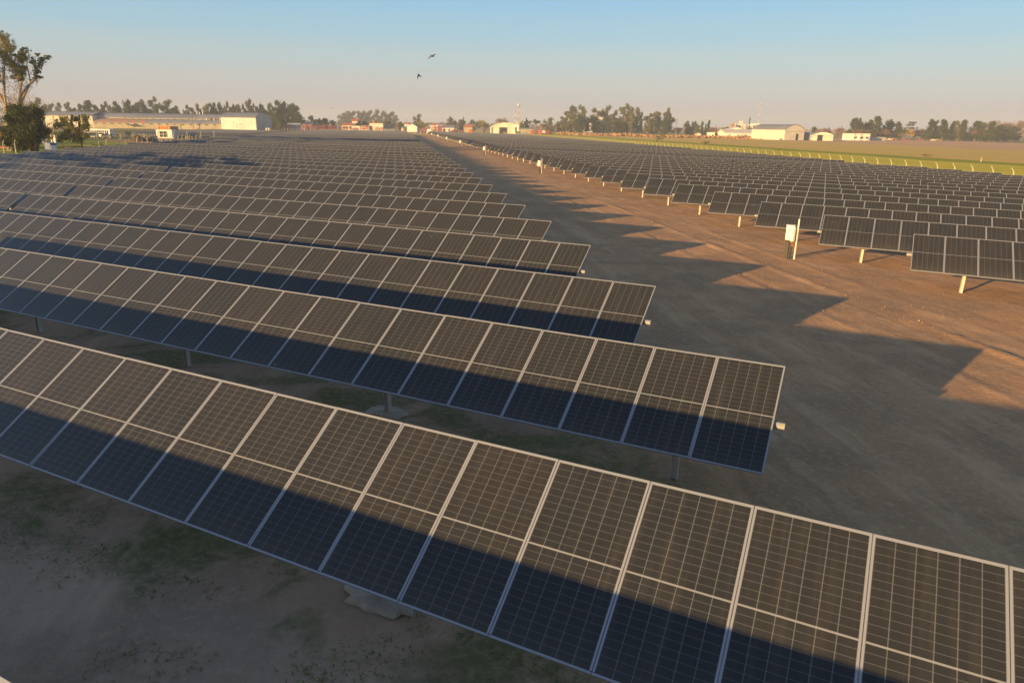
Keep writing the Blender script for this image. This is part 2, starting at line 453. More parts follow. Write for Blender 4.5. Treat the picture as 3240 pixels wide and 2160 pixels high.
for k in range(4, LASTR+1):
    tilt = TR + rt.uniform(-.010, .010)
    if k in (22, 23, 40): tilt -= .14
    if k == 33: tilt -= .3
    xb = right_end(k); y = row_y(k)+DYR; L = NMOD*PITCHX['R']
    g1 = 'solar tables on the grass fence side of the lane'
    n_ = k-4
    l0 = 'panel table with its end post at the lane, %s row from the camera, grass-fence side' % (ordinal(n_) if n_ > 0 else 'unseen zero')
    if k == 4: l0 = 'solar table just outside the picture, before the first grass-fence side row'
    add_table('R', k, 0, xb, y, ZR, tilt, NMOD, l0, g1)
    add_table('R', k, 1, xb+L+.55, y, ZR, tilt+rt.uniform(-.008, .008), NMOD, 'panel table ending at the curved fence posts, %s row from the camera' % ordinal(max(1, n_)), g1)
for k in range(35, 54):
    xe = left_end(k)-74.5; L = NMOD*PITCHX['L']
    g2 = 'solar tables in the block before the long hangar'
    add_table('L', k, 2, xe-L, row_y(k)-.6, ZL, TL, NMOD, 'panel table in the block before the hangar, %s row behind the white cabin, lane end' % ordinal(k-34), g2)
    add_table('L', k, 3, xe-L-.6-20*PITCHX['L'], row_y(k)-.6, ZL, TL, 20, 'short panel table in the block before the hangar, %s row behind the white cabin' % ordinal(k-34), g2)
TABLES.sort(key=lambda a: a[0])
print('tables', len(TABLES))
rest = []
nsub = 0
for ti, (dist, side, k, idx, base, zax, tilt, n, label, group) in enumerate(TABLES):
    L = n*PITCHX[side]
    rot = (0, math.asin(SL) if side == 'R' else 0, 0)
    if ti >= 299: rest.append((side, n, tilt, zax, base, rot)); continue
    mid_d = min((Vector((base.x+L*q, base.y, zax))-CAMP).length for q in (.0, .5, 1.0))
    if mid_d > 112:
        qt = round(tilt/.02)*.02
        o = link('solar_table', far_table(side, n, qt, zax)); o.location = base; o.rotation_euler = rot
        tag(o, label, 'solar table', group); continue
    root = thing('solar_table', base, 0, label, 'solar table', group); root.rotation_euler = rot
    link('torque_tube', shared(('tube', side, n, zax), lambda: tubemesh(L, zax)), root)
    pm = None
    def mkpost():
        mb = MB(); ibeam(mb, 0, -.35, zax-.2); return mb.mesh('post', MAT['galv'])
    def mkbear():
        mb = MB(); bearing(mb, 0, zax); return mb.mesh('bearing', MAT['galv'])
    pm = shared(('post', zax), mkpost); bm_ = shared(('bear', zax), mkbear)
    for j, o in enumerate(post_offsets(side, L, n)):
        po = link('post', pm, root); po.location = (o, 0, 0)
        if dist < 60:
            bo = link('bearing', bm_, po)
        if side == 'L' and k in (0, 1) and idx == 0:
            wx = base.x+o
            if (k == 0 and abs(wx+4.9) < 3.0) or (k == 1 and abs(wx+8.6) < 1.0):
                footing(0, 0, .42 if k == 0 else .36, k+j).build('cement_collar', FOOT, po)
    fm, gm, am = mod_meshes(side)
    near = dist < 26
    for i in range(n):
        mo = link('solar_module', fm if near else am, root)
        mo.location = (PITCHX[side]*(i+.5), 0, zax); mo.rotation_euler = (tilt + rt.uniform(-.005, .005), rt.uniform(-.002, .002), 0)
        if near: link('module_glass', gm, mo)
if rest:
    mb = MB()
    for side, n, tilt, zax, base, rot in rest:
        L = n*PITCHX[side]; w = PITCHX[side]-.008
        R = Matrix.Translation(base) @ Matrix.Rotation(rot[1], 4, 'Y')
        for i in range(n):
            Mx = R @ Matrix.Translation((PITCHX[side]*(i+.5), 0, zax)) @ Matrix.Rotation(tilt, 4, 'X')
            frame_mb(mb, w, MH, Mx, 0); cells_quad(mb, w, MH, Mx, 1, None)
        for o in post_offsets(side, L, n): mb.box((o, 0, (zax-.2)/2-.2), (.12, .1, zax+.2), 2, R)
    o = mb.build('far_solar_tables', [MAT['alu'], MAT['cells'], MAT['galv']])
    tag(o, 'farthest rows of solar panels reading as one grey band before the town', 'solar tables', None, 'stuff')

# string inverters on their own posts along the lane
def make_inverter(loc, label):
    r = thing('string_inverter', loc, 0, label, 'inverter', 'string inverters along the lane')
    p = MB(); p.box((.16, .06, .98), (.07, .05, 1.96)); p.build('support_post', MAT['galv'], r)
    p = MB(); p.box((-.06, .22, .72), (.06, .05, 1.44)); p.build('support_post', MAT['galv'], r)
    b = MB(); b.box((-.15, -.05, 1.30), (.37, .24, .70)); b.box((-.15, -.05, 1.662), (.42, .30, .024), 1); b.box((-.15, -.178, 1.31), (.30, .016, .56), 0); b.box((-.02, -.19, 1.31), (.02, .02, .10), 1); b.box((-.17, -.19, 1.48), (.12, .008, .07), 1)
    cb = b.build('cabinet', [MAT['white'], MAT['galv']], r)
    d = MB(); d.box((.07, -.05, 1.24), (.03, .20, .70)); d.build('side_vent', MAT['galv'], cb)
    c = MB(); c.box((-.22, -.05, .43), (.17, .12, .86)); c.box((-.10, -.02, .43), (.05, .05, .86)); c.build('cable_conduit', MAT['black_plastic'], r)
    e = MB(); e.box((.02, .02, .72), (.17, .12, .19)); e.box((.02, -.045, .72), (.08, .02, .08)); e.build('isolator', MAT['darkred'], r)
    return r
INV = [(5.84, 'beside the second grass-fence side row, nearest the camera'), (15.83, 'second white inverter cabinet from the camera beside the lane'), (25.5, 'third white inverter cabinet from the camera beside the lane'),
       (35.1, 'fourth white inverter cabinet from the camera beside the lane'), (44.8, 'fifth white inverter cabinet from the camera beside the lane'), (54.2, 'sixth white inverter cabinet beside the lane'),
       (63.9, 'seventh white inverter cabinet beside the lane'), (73.2, 'last white inverter cabinet at the far end of the lane')]
for i, (k, lb) in enumerate(INV):
    y = row_y(k)+.1; x = 25.0-.7137*y - 1.75 - (0.25 if i > 1 else 0)
    o = make_inverter((x, y, 0), ('large white inverter cabinet '+lb) if i == 0 else lb)
    o.rotation_euler = (0, 0, radians(-6))

# ------------------------------------------------------------------ fences
MAT['fpost'] = mottled('pale_fence_concrete', (.46, .43, .33), (.37, .34, .26), 1.5, .9)
MAT['wire'] = mat('fence_wire', (.25, .24, .22), .5, .6)
def bent_post_mesh(side, w=.11, h=2.05):
    mb = MB(); mb.box((0, 0, h/2-.2), (w, w, h+.4)); d = -side
    mb.path([(0, 0, h-.02), (d*.10, 0, h+.22), (d*.36, 0, h+.55)], [w*.68, w*.62, w*.5], 4)
    return mb.mesh('fence_post', MAT['fpost'])
def fence(name, pts, side, label, wires=(.3, .8, 1.3, 1.8), ang=0.0, h=2.05, bent=True, w=.115, rail=False):
    base = Vector(pts[0]); r = thing(name, base, 0, label, 'fence')
    def straight():
        mb = MB(); mb.box((0, 0, h/2-.15), (w, w, h+.3)); return mb.mesh('fence_post', MAT['fpost'])
    me = bent_post_mesh(side, w, h) if bent else straight()
    for p in pts:
        o = link('fence_post', me, r); o.location = Vector(p)-base; o.rotation_euler = (rt.uniform(-.02, .02), rt.uniform(-.02, .02), ang)
    mb = MB()
    step = max(1, len(pts)//24)
    ii = list(range(0, len(pts)-1, 1))
    for i in ii:
        for z in wires:
            a = Vector(pts[i])-base; b = Vector(pts[i+1])-base
            mb.tube(a+Vector((0, 0, z)), b+Vector((0, 0, z)), .05 if rail else .006, None, 4 if rail else 3, cap=False)
    mb.build('rail' if rail else 'fence_wires', MAT['fpost'] if rail else MAT['wire'], r)
    return r
def sy(s, y):
    x = s+25.0-.7137*y; return Vector((x, y, gz(x, y)))
ANG = atan2(.7137*-1, 1)  # fence direction
fp = [sy(70.3, 96+2.68*i) for i in range(100)]
fence('concrete_post_fence', fp, 1, 'long row of pale concrete posts with bent tops along the green grass', ang=radians(0))
fp2 = [sy(70.3, 96+2.68*(100+i)) for i in range(42)]
fence('concrete_post_fence', fp2, 1, 'far end of the bent-top post row, near the red machines and barn')
# fence of the block on the hangar side
ls = lambda d, y: Vector((7.43-.7185*y+d, y, 0))
fl = [ls(-86+.15*i, 62+2.9*i) for i in range(8)] + [ls(-76.0+.0*i, 87+2.75*i) for i in range(22)]
fence('concrete_post_fence', fl, -1, 'bent-top concrete posts between the panels and the lawn', ang=0, h=2.1)
fc = [p3(x, y, D)*1 for x, y, D in ((270, 441, 236), (308, 441, 236), (346, 440.5, 237), (383, 440, 238), (420, 439, 239), (457, 440, 240))]
fc = [Vector((q.x, q.y, 0)) for q in fc]
fence('post_and_rail_fence', fc, 1, 'straight post and rail fence in front of the parked cars', wires=(.9,), h=1.9, bent=False, w=.12, rail=True)
ft = [Vector((-196.5+.25*i, 150+5.0*i, 0)) for i in range(5)]
fence('tall_post_fence', ft, 1, 'tall straight pale posts beside the white cabin', h=3.0, bent=False, w=.13)

# ------------------------------------------------------------------ trees
LM = {
 'euc': leafmat('eucalyptus_leaves', (0.072, 0.090, 0.038), (0.123, 0.133, 0.052), (0.246, 0.217, 0.087)),
 'eucpale': leafmat('pale_eucalyptus_leaves', (.12, .13, .065), (.17, .17, .08), (.28, .25, .11), .6),
 'euclit': leafmat('sunlit_eucalyptus_leaves', (.19, .18, .05), (.26, .23, .06), (.36, .29, .09), .6),  # lit copy of the crown leaves: sunlight is put into the colour
 'dark': leafmat('dark_foliage', (0.032, 0.052, 0.023), (0.061, 0.084, 0.032), (0.109, 0.123, 0.043)),
 'mid': leafmat('mid_green_foliage', (0.065, 0.096, 0.032), (0.116, 0.145, 0.043), (0.217, 0.225, 0.072)),
 'haze': leafmat('haze_greyed_foliage', (0.102, 0.113, 0.072), (0.138, 0.142, 0.087), (0.189, 0.174, 0.109)),  # distance haze is greyed into this leaf colour
 'willow': leafmat('spring_willow_leaves', (0.217, 0.246, 0.051), (0.290, 0.290, 0.065), (0.406, 0.362, 0.102)),
 'gold': leafmat('golden_willow_leaves', (0.377, 0.246, 0.058), (0.464, 0.290, 0.072), (0.551, 0.377, 0.116)),
 'bare': leafmat('bare_twigs', (0.217, 0.138, 0.094), (0.275, 0.174, 0.116), (0.348, 0.232, 0.160)),
 'twig': leafmat('grey_twigs', (0.290, 0.239, 0.189), (0.362, 0.290, 0.225), (0.450, 0.377, 0.290)),
 'weed': leafmat('dry_weeds', (0.334, 0.189, 0.087), (0.435, 0.246, 0.109), (0.522, 0.319, 0.145)),
 'leftc': leafmat('sunlit_yellow_leaves', (0.189, 0.203, 0.043), (0.275, 0.261, 0.058), (0.435, 0.348, 0.087)),  # yellow-green leaves, with sunlight brightened into the colour
}
MAT['bark'] = mottled('grey_bark', (.20, .15, .115), (.12, .09, .07), 1.5, .95)
MAT['palebark'] = mottled('pale_bark', (.36, .28, .20), (.22, .17, .13), .8, .9)
MAT['darkbark'] = mottled('dark_bark', (.075, .058, .045), (.045, .036, .03), 1.5, .95)
def leaves(mb, rr, lobes, nper, ls_, clusters=9, mi=0, droop=0.0, tight=.34, flat=1.0):
    """clumps of leaf faces through the volume of each lobe, denser near its skin"""
    for (cx, cy, cz, rx, ry, rz) in lobes:
        vol = (rx*ry*rz)**(1/3)
        for c in range(clusters):
            while True:
                d = Vector((rr.uniform(-1, 1), rr.uniform(-1, 1), rr.uniform(-1, 1)))
                if .05 < d.length < 1: break
            d = d.normalized()*(rr.random()**.45)*.92
            cc = Vector((cx+d.x*rx, cy+d.y*ry, cz+d.z*rz)); cr = vol*tight*rr.uniform(.6, 1.25)
            for i in range(nper):
                q = Vector((rr.gauss(0, 1), rr.gauss(0, 1), rr.gauss(0, .8)*flat))*cr*.5
                p = cc+q
                if droop: p.z -= droop*rr.random()*vol
                n = Vector((rr.gauss(0, 1), rr.gauss(0, 1), rr.gauss(.5, 1))).normalized(); t = n.orthogonal().normalized()
                t = Matrix.Rotation(rr.uniform(0, 6.28), 3, n) @ t; b = n.cross(t); s1 = ls_*rr.uniform(.6, 1.3); s2 = s1*rr.uniform(.45, .85)
                mb.face((p-t*s1, p-b*s2, p+t*s1, p+b*s2), mi)
def limb(mb, rr, a, b, r0, r1, n=5, seg=4, wig=.06):
    a = Vector(a); b = Vector(b); L = (b-a).length; pts = []
    for i in range(seg+1):
        f = i/seg; p = a.lerp(b, f)
        if 0 < i < seg: p += Vector((rr.gauss(0, 1), rr.gauss(0, 1), rr.gauss(0, .5)))*L*wig
        pts.append(p)
    mb.path(pts, [r0+(r1-r0)*i/seg for i in range(seg+1)], n); return pts
def twigs(mb, rr, base, h, spread, n, r):
    """a bare crown: branching thin stems"""
    def grow(p, d, L, rad, lev):
        q = p+d*L; mb.tube(p, q, rad, rad*.6, 3, 0, False)
        if lev == 0: return
        for i in range(rr.choice((2, 3, 3))):
            nd = (d+Vector((rr.gauss(0, .42), rr.gauss(0, .42), rr.gauss(.05, .25)))).normalized(); grow(q, nd, L*rr.uniform(.55, .8), rad*.6, lev-1)
    for i in range(n):
        a = rr.uniform(0, 6.28); d = Vector((cos(a)*spread*rr.random(), sin(a)*spread*rr.random(), 1)).normalized()
        grow(Vector(base), d, h*rr.uniform(.26, .36), r, 4)
TREE = {}
def tree_protos():
    """unit-height tree kinds: (crown mesh, trunk mesh)"""
    for kind, nv in (('euc', 5), ('round', 4), ('dark', 4), ('haze', 3), ('willow', 2), ('gold', 1), ('bare', 3), ('cypress', 2), ('umbrella', 2), ('palm', 1), ('cedar', 1), ('bush', 3), ('pine', 3)):
        for v in range(nv):
            rr = random.Random(hash((kind, v)) % 9999 if False else (len(kind)*131+ord(kind[0])*17+v*7)); c = MB(); t = MB(); lm = 'mid'; bk = 'bark'
            if kind in ('euc', 'haze'):
                lm = 'euc' if kind == 'euc' else 'haze'; bk = 'palebark'
                limb(t, rr, (0, 0, -.03), (rr.uniform(-.03, .03), 0, .62), .022, .010, 6)
                lobes = []; nl = 9
                for i in range(nl):
                    a = rr.uniform(0, 6.28); zz = .30+.62*(i/(nl-1)); rad = .27*sin(pi*min(1, (zz-.12)/1.0))**.8*rr.uniform(.3, 1)
                    q = rr.uniform(.085, .15); lobes.append((cos(a)*rad, sin(a)*rad, zz, q*1.25, q*1.25, q*.85))
                    limb(t, rr, (0, 0, zz*.55), (cos(a)*rad, sin(a)*rad, zz-.02), .009, .003, 4, 3)
                leaves(c, rr, lobes, 15, .030, 16, tight=.55)
                leaves(c, rr, [(rr.gauss(0, .16), rr.gauss(0, .16), rr.uniform(.12, .5), .14, .14, .12) for i in range(8)], 12, .027, 10, tight=.5)
            elif kind in ('round', 'dark', 'pine'):
                lm = {'round': 'mid', 'dark': 'dark', 'pine': 'dark'}[kind]
                limb(t, rr, (0, 0, -.03), (0, 0, .6), .030, .014, 6)
                lobes = []
                nl = 10
                for i in range(nl):
                    a = rr.uniform(0, 6.28)
                    if kind == 'pine': zz = .22+.70*i/(nl-1); rad = .26*(1.05-zz)*rr.uniform(.5, 1)
                    else: zz = rr.uniform(.30, .82); rad = rr.uniform(.1, .30)*sqrt(max(.1, 1-((zz-.5)/.5)**2))
                    q = rr.uniform(.11, .17)*(1 if kind != 'pine' else .85); lobes.append((cos(a)*rad, sin(a)*rad, zz, q*1.2, q*1.2, q*.9))
                    limb(t, rr, (0, 0, zz*.5), (cos(a)*rad, sin(a)*rad, zz), .011, .004, 4, 3)
                lobes.append((0, 0, .86 if kind != 'pine' else .95, .10, .10, .10)); lobes.append((.02, 0, .5, .24, .24, .26))
                lobes += [(rr.gauss(0, .15), rr.gauss(0, .15), .25, .18, .18, .14) for i in range(4)]
                leaves(c, rr, lobes, 15, .030, 18, tight=.55)
            elif kind in ('willow', 'gold'):
                lm = kind; limb(t, rr, (0, 0, -.03), (0, 0, .5), .035, .018, 6); lobes = []
                for i in range(13):
                    a = rr.uniform(0, 6.28); rad = rr.uniform(.1, .52); zz = .80-.9*rad*rad+rr.uniform(-.15, .06); lobes.append((cos(a)*rad, sin(a)*rad, zz, .15, .15, .12))
                    limb(t, rr, (0, 0, .35), (cos(a)*rad, sin(a)*rad, zz), .012, .004, 4, 3)
                leaves(c, rr, lobes, 16, .024, 16, droop=1.0, tight=.45)
            elif kind == 'bare':
                lm = 'bare'; limb(t, rr, (0, 0, -.03), (0, 0, .3), .025, .016, 6); twigs(c, rr, (0, 0, .25), .75, .9, 7, .007)
                for i in range(7):
                    a = rr.uniform(0, 6.28); limb(t, rr, (0, 0, .22), (cos(a)*.2, sin(a)*.2, .6), .012, .004, 4, 3)
                lobes = [(rr.gauss(0, .2), rr.gauss(0, .2), rr.uniform(.4, .85), .16, .16, .13) for i in range(9)]
                leaves(c, rr, lobes, 15, .019, 20, tight=.75)
            elif kind == 'cypress':
                lm = 'dark'; limb(t, rr, (0, 0, -.03), (0, 0, .5), .02, .01, 5)
                leaves(c, rr, [(0, 0, z/10+.06, .085*(1.1-z/10), .085*(1.1-z/10), .09) for z in range(0, 10)], 10, .02, 9, tight=.35)
            elif kind == 'umbrella':
                lm = 'dark'; limb(t, rr, (0, 0, -.03), (0, 0, .7), .035, .022, 6); lobes = []
                for i in range(16):
                    a = rr.uniform(0, 6.28); rad = .62*sqrt(rr.random()); zz = .86-.16*(rad/.62)**2; lobes.append((cos(a)*rad, sin(a)*rad, zz, .15, .15, .09))
                    if i < 8: limb(t, rr, (0, 0, .6), (cos(a)*rad, sin(a)*rad, zz-.04), .016, .005, 4, 3)
                leaves(c, rr, lobes, 11, .022, 14, tight=.5)
            elif kind == 'palm':
                lm = 'dark'; limb(t, rr, (0, 0, -.03), (0, 0, .86), .022, .017, 6)
                for i in range(26):
                    a = rr.uniform(0, 6.28); e = rr.uniform(-.5, 1.0); p = Vector((0, 0, .87)); d = Vector((cos(a)*cos(e), sin(a)*cos(e), sin(e)))
                    for sgm in range(5):
                        q = p+d*.045; w = Vector((-sin(a), cos(a), 0))*.014*(1-.15*sgm); c.face((p-w, p+w, q+w*.8, q-w*.8)); p = q; d = (d+Vector((0, 0, -.28))).normalized()
            elif kind == 'cedar':
                lm = 'dark'; limb(t, rr, (0, 0, -.03), (0, 0, .9), .025, .008, 6)
                for z, rd in ((.45, .36), (.62, .42), (.78, .40), (.90, .26)):
                    for i in range(6):
                        a = rr.uniform(0, 6.28); q = rd*rr.uniform(.3, 1); leaves(c, rr, [(cos(a)*q, sin(a)*q, z+.02, .14, .14, .045)], 10, .02, 9, tight=.4)
                        limb(t, rr, (0, 0, z-.05), (cos(a)*q, sin(a)*q, z), .008, .003, 4, 2)
            elif kind == 'bush':
                lm = 'mid'; limb(t, rr, (0, 0, -.05), (0, 0, .4), .03, .015, 5)
                lobes = [(rr.gauss(0, .28), rr.gauss(0, .28), rr.uniform(.25, .7), .25, .25, .22) for i in range(9)]; leaves(c, rr, lobes, 9, .04, 10)
            TREE[kind, v] = (c.mesh('crown', LM[lm]), t.mesh('trunk', MAT[bk]), nv)
tree_protos()
# extra leaf tones reuse the same crown shapes
TONE = {}
def tone(me, lm):
    if (me.name, lm) not in TONE:
        m2 = me.copy(); m2.materials[0] = LM[lm]; TONE[me.name, lm] = m2
    return TONE[me.name, lm]
tn = [0]
HALFW = {'euc': .38, 'haze': .36, 'round': .38, 'dark': .38, 'pine': .26, 'willow': .62, 'gold': .62, 'bare': .42, 'cypress': .09, 'umbrella': .75, 'palm': .2, 'cedar': .5, 'bush': .6}
def tree(kind, px, top, wpx, D, label, group, name='tree', lm=None, zb=None):
    """a tree whose crown is wpx photo pixels wide at distance D"""
    b = p3(px, 420, D); b.z = gz(b.x, b.y)-.05
    h = p3(px, top, D).z-b.z
    wd = wpx*D/2280*.5
    tn[0] += 1; c, t, nv = TREE[kind, tn[0] % TREE[kind, 0][2]]
    r = thing(name, b, rt.uniform(0, 6.28), label, 'tree', group)
    sx = (1.34 if kind in ('euc', 'haze', 'round') else 1.14)*wd/HALFW[kind]; h *= 1.05; sx = min(max(sx, h*.35), h*2.6)
    for nm, me in (('crown', tone(c, lm) if lm else c), ('trunk', t)):
        o = link(nm, me, r); o.scale = (sx, sx, h)
    return r
exec_trees = []
r2x = lambda x: 100+x/4.704
r3x = lambda x: 500+x/4.704
def tops(rows, x0, y0, sc, D, kind, lab, grp, name, lm=None, jit=25):
    words = lab
    for i, row in enumerate(rows):
        x, y, w = row[:3]; kd = row[3] if len(row) > 3 else kind
        lb = row[4] if len(row) > 4 else (lab % ordinal(i+1) if '%s' in lab else lab)
        tree(kd, x0+x/sc, y0+y/sc, w/sc, D+rt.uniform(-jit, jit), lb, grp, name, lm)
g = 'tall trees behind the long hangar'
tops([(150, 70, 160), (250, 150, 90), (330, 150, 120), (470, 140, 120), (600, 130, 110), (700, 190, 90, 'round'), (775, 160, 90, 'pine'), (900, 115, 150, 'pine'), (1000, 150, 130, 'round'), (1110, 160, 80), (1180, 125, 100),
      (1300, 100, 170, 'dark'), (1500, 75, 170, 'dark'), (1600, 150, 120, 'dark'), (1700, 80, 160, 'dark'), (1860, 60, 140), (1900, 170, 90), (2040, 100, 190), (2190, 170, 120, 'dark')],
     100, 300, 4.704, 650, 'euc', '%s tall tree from the hangar\'s shed end, behind the long grey roof', g, 'eucalyptus_tree')
tops([(420, 330, 50), (510, 270, 120), (650, 245, 90), (770, 240, 120), (880, 215, 140, 'dark'), (960, 230, 100), (1060, 220, 80), (1160, 240, 130, 'dark'), (1240, 262, 90), (1310, 260, 80), (1390, 185, 120), (1480, 250, 90), (1590, 245, 110), (1690, 240, 90), (1560, 330, 160, 'round')],
     500, 280, 4.704, 650, 'euc', '%s loose-crowned tree behind the middle of the hangar roof, counted from the chimneys', g, 'eucalyptus_tree')
tops([(1110+88*i, 205+28*((i*7) % 4), 110) for i in range(14)], 100, 300, 4.704, 690, 'round', '%s lower green tree filling the gaps behind the warehouse roof', g, 'dense_tree', 'leftc' if False else None)
tops([(480+95*i, 318+18*((i*5) % 3), 110) for i in range(14)], 500, 280, 4.704, 690, 'round', '%s lower green tree filling the gaps behind the hangar half of the roof', g, 'dense_tree', None)
tops([(420+150*i, 235, 130) for i in range(5)], 100, 300, 4.704, 640, 'round', '%s sunlit yellow-green tree low behind the plain cream wall', g, 'dense_tree', 'leftc')
tops([(1800, 178, 190), (1910, 195, 170), (2030, 230, 190), (1960, 330, 200), (1850, 330, 180), (2080, 360, 110)], 500, 280, 4.704, 640, 'dark', '%s dense dark tree in the big clump past the hangar end', 'dark tree clump at the hangar end', 'dense_tree', None, 12)
tops([(1780, 470, 90)], 500, 280, 4.704, 560, 'round', 'yellowish bush at the grey end wall of the hangar', None, 'bush', 'leftc', 3)
g = 'hazy trees far beyond the town'
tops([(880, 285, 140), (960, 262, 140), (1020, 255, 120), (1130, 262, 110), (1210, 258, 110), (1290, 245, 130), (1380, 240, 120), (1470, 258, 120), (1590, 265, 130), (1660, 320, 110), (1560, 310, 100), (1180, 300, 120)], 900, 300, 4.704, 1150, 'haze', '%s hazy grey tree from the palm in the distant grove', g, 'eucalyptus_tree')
g = 'trees among the houses of the town'
tops([(280, 330, 130, 'round', 'pale green tree over the small cream house'), (430, 325, 130, 'haze', 'rounded grey tree beside the dark pair in town'), (540, 352, 95, 'dark', 'first of two dark trees side by side in town'), (610, 350, 110, 'dark', 'second of two dark trees side by side in town'),
      (815, 305, 60, 'palm', 'tall palm tree standing before the hazy grove'), (730, 375, 90, 'round', 'small light tree near the tall palm'), (1110, 390, 90, 'round', 'small green tree by the red roof'), (1195, 388, 80, 'round', 'small green tree just past the red roof'), (1520, 358, 90, 'round', 'green tree behind the black panelled shed'),
      (1660, 420, 120, 'bare', 'bare brown bushes beside the black panelled shed'), (1740, 400, 80, 'round', 'bush beside the pink gabled house'), (2040, 372, 190, 'willow', 'bright green willow beside the pink gabled house'), (1990, 308, 110, 'haze', 'grey tree rising behind the bright green willow')], 900, 300, 4.704, 690, 'round', '%s', g, 'tree', None, 10)
tops([(600, 345, 90, 'haze', 'dark round tree left of the pointed cypress'), (650, 365, 80, 'bare', 'bare brown tree beside the dark round tree in town'), (765, 360, 80, 'round', 'dark tree at the foot of the cypress'), (785, 343, 40, 'cypress', 'pointed dark cypress rising in the town'), (540, 390, 150, 'bare', 'bare reddish trees over the grey roofed shed'), (700, 400, 150, 'bare', 'bare reddish trees before the cypress'),
      (900, 385, 110, 'haze', 'grey hazy tree behind the big willow'), (1085, 343, 270, 'willow', 'broad bright green willow before the barn'), (1100, 420, 220, 'bare', 'bare brown scrub at the foot of the broad willow'), (1330, 338, 190, 'bare', 'bare brown tree behind the barn roof'), (1410, 365, 100, 'bare', 'second bare brown tree behind the barn roof'),
      (1655, 385, 60, 'round', 'small dark tree beside the towers'), (1715, 347, 70, 'dark', 'upright dark tree beside the towers'), (1840, 362, 190, 'umbrella', 'flat-topped umbrella pine by the towers'), (2050, 360, 130, 'haze', 'hazy grey tree past the umbrella pine'), (2090, 368, 50, 'cypress', 'small cypress past the umbrella pine'), (2190, 378, 150, 'willow', 'pale green tree at the edge of the dark grove'),
      (2080, 450, 150, 'bare', 'reddish bare tree beside the red machines'), (1950, 420, 120, 'bare', 'bare tree above the red machines'), (2220, 470, 140, 'bare', 'reddish scrub before the dark grove')], 1300, 300, 4.704, 720, 'round', '%s', g, 'tree', None, 14)
g = 'dark grove beyond the verge'
tops([(380, 340, 140), (440, 270, 110), (545, 178, 170), (660, 180, 130), (620, 300, 200, 'dark'), (730, 330, 100, 'dark'), (880, 225, 200), (830, 330, 160, 'dark'), (1010, 185, 130), (1120, 252, 130), (1050, 330, 180, 'dark'), (1285, 163, 180), (1390, 200, 140), (1480, 215, 110), (1300, 300, 220, 'dark'), (1530, 280, 70), (1640, 300, 140), (1765, 265, 170), (1700, 350, 200, 'dark'), (1900, 220, 110), (1940, 285, 150), (1880, 340, 170, 'dark'), (470, 400, 190, 'dark'), (1180, 380, 200, 'dark')],
     1700, 300, 4.704, 720, 'euc', '%s tree of the dark grove beyond the verge, from its barn end', g, 'eucalyptus_tree')
tops([(2230, 390, 110, 'dark', 'dark round tree behind the wooden pole'), (2340, 395, 110, 'dark', 'dark tree second from the wooden pole'), (2100, 480, 170, 'bare', 'bare brown thicket around the wooden pole'), (2300, 480, 160, 'round', 'low green trees past the wooden pole')], 1700, 300, 4.704, 740, 'dark', '%s', 'trees among the houses of the town', 'tree', None, 8)
tops([(15, 430, 70, 'round', 'green tree before the far cream tower block'), (95, 412, 45, 'pine', 'small conifer over the town, beside the tall one'), (190, 398, 50, 'pine', 'taller small conifer over the town'), (150, 445, 40, 'pine', 'lowest small conifer over the town'), (140, 500, 150, 'bush', 'bushy dark clump by the white hut'), (300, 480, 200, 'bare', 'bare brown trees before the cream block'), (465, 475, 90, 'round', 'green tree at the corner of the cream shed'),
      (790, 353, 45, 'cypress', 'thin tall cypress behind the cream sheds'), (860, 445, 130, 'bare', 'bare tree between the cypress and arched hangar'), (680, 490, 110, 'bare', 'bare tree behind the cream shed roof'), (1770, 478, 90, 'dark', 'dark tree over the small arched hangar'), (1880, 490, 130, 'bare', 'bare trees behind the small arched hangar'), (1985, 490, 60, 'dark', 'dark shrub behind the small arched hangar roof'), (2150, 478, 160, 'bare', 'bare trees beside the white house with palms'), (2120, 560, 130, 'willow', 'yellow-green hedge beside the white house'), (2230, 560, 120, 'willow', 'second yellow-green hedge beside the white house')],
     2200, 300, 4.704, 690, 'round', '%s', 'trees among the houses of the town', 'tree', None, 8)
g = 'tree line beyond the brown field'
tops([(235, 308, 120, 'pine', 'first dark conifer behind the white house'), (300, 293, 120, 'dark', 'second dark conifer behind the white house'), (372, 340, 100, 'dark', 'low dark tree behind the white house'), (435, 328, 90, 'pine', 'narrow dark tree past the white house'), (515, 291, 120, 'pine', 'tall pointed dark tree past the white house'), (600, 375, 90, 'dark', 'low dark tree beside the tall pointed one'), (680, 311, 130, 'dark', 'broad dark tree beside the flat cedar'), (785, 333, 90, 'dark', 'leaning dark tree beside the flat cedar'),
      (945, 338, 150, 'cedar', 'flat-layered cedar above the golden willow'), (880, 408, 240, 'gold', 'golden willow at the edge of the brown field'), (1000, 430, 100, 'bare', 'bare tree beside the golden willow'), (1090, 415, 130, 'bare', 'rounded bare tree past the golden willow'), (330, 420, 200, 'bare', 'bare trees over the white house roof'), (560, 420, 200, 'bare', 'bare trees past the white house'), (720, 440, 130, 'bare', 'bare tree before the golden willow')],
     2640, 300, 3.92, 640, 'dark', '%s', g, 'tree', None, 15)
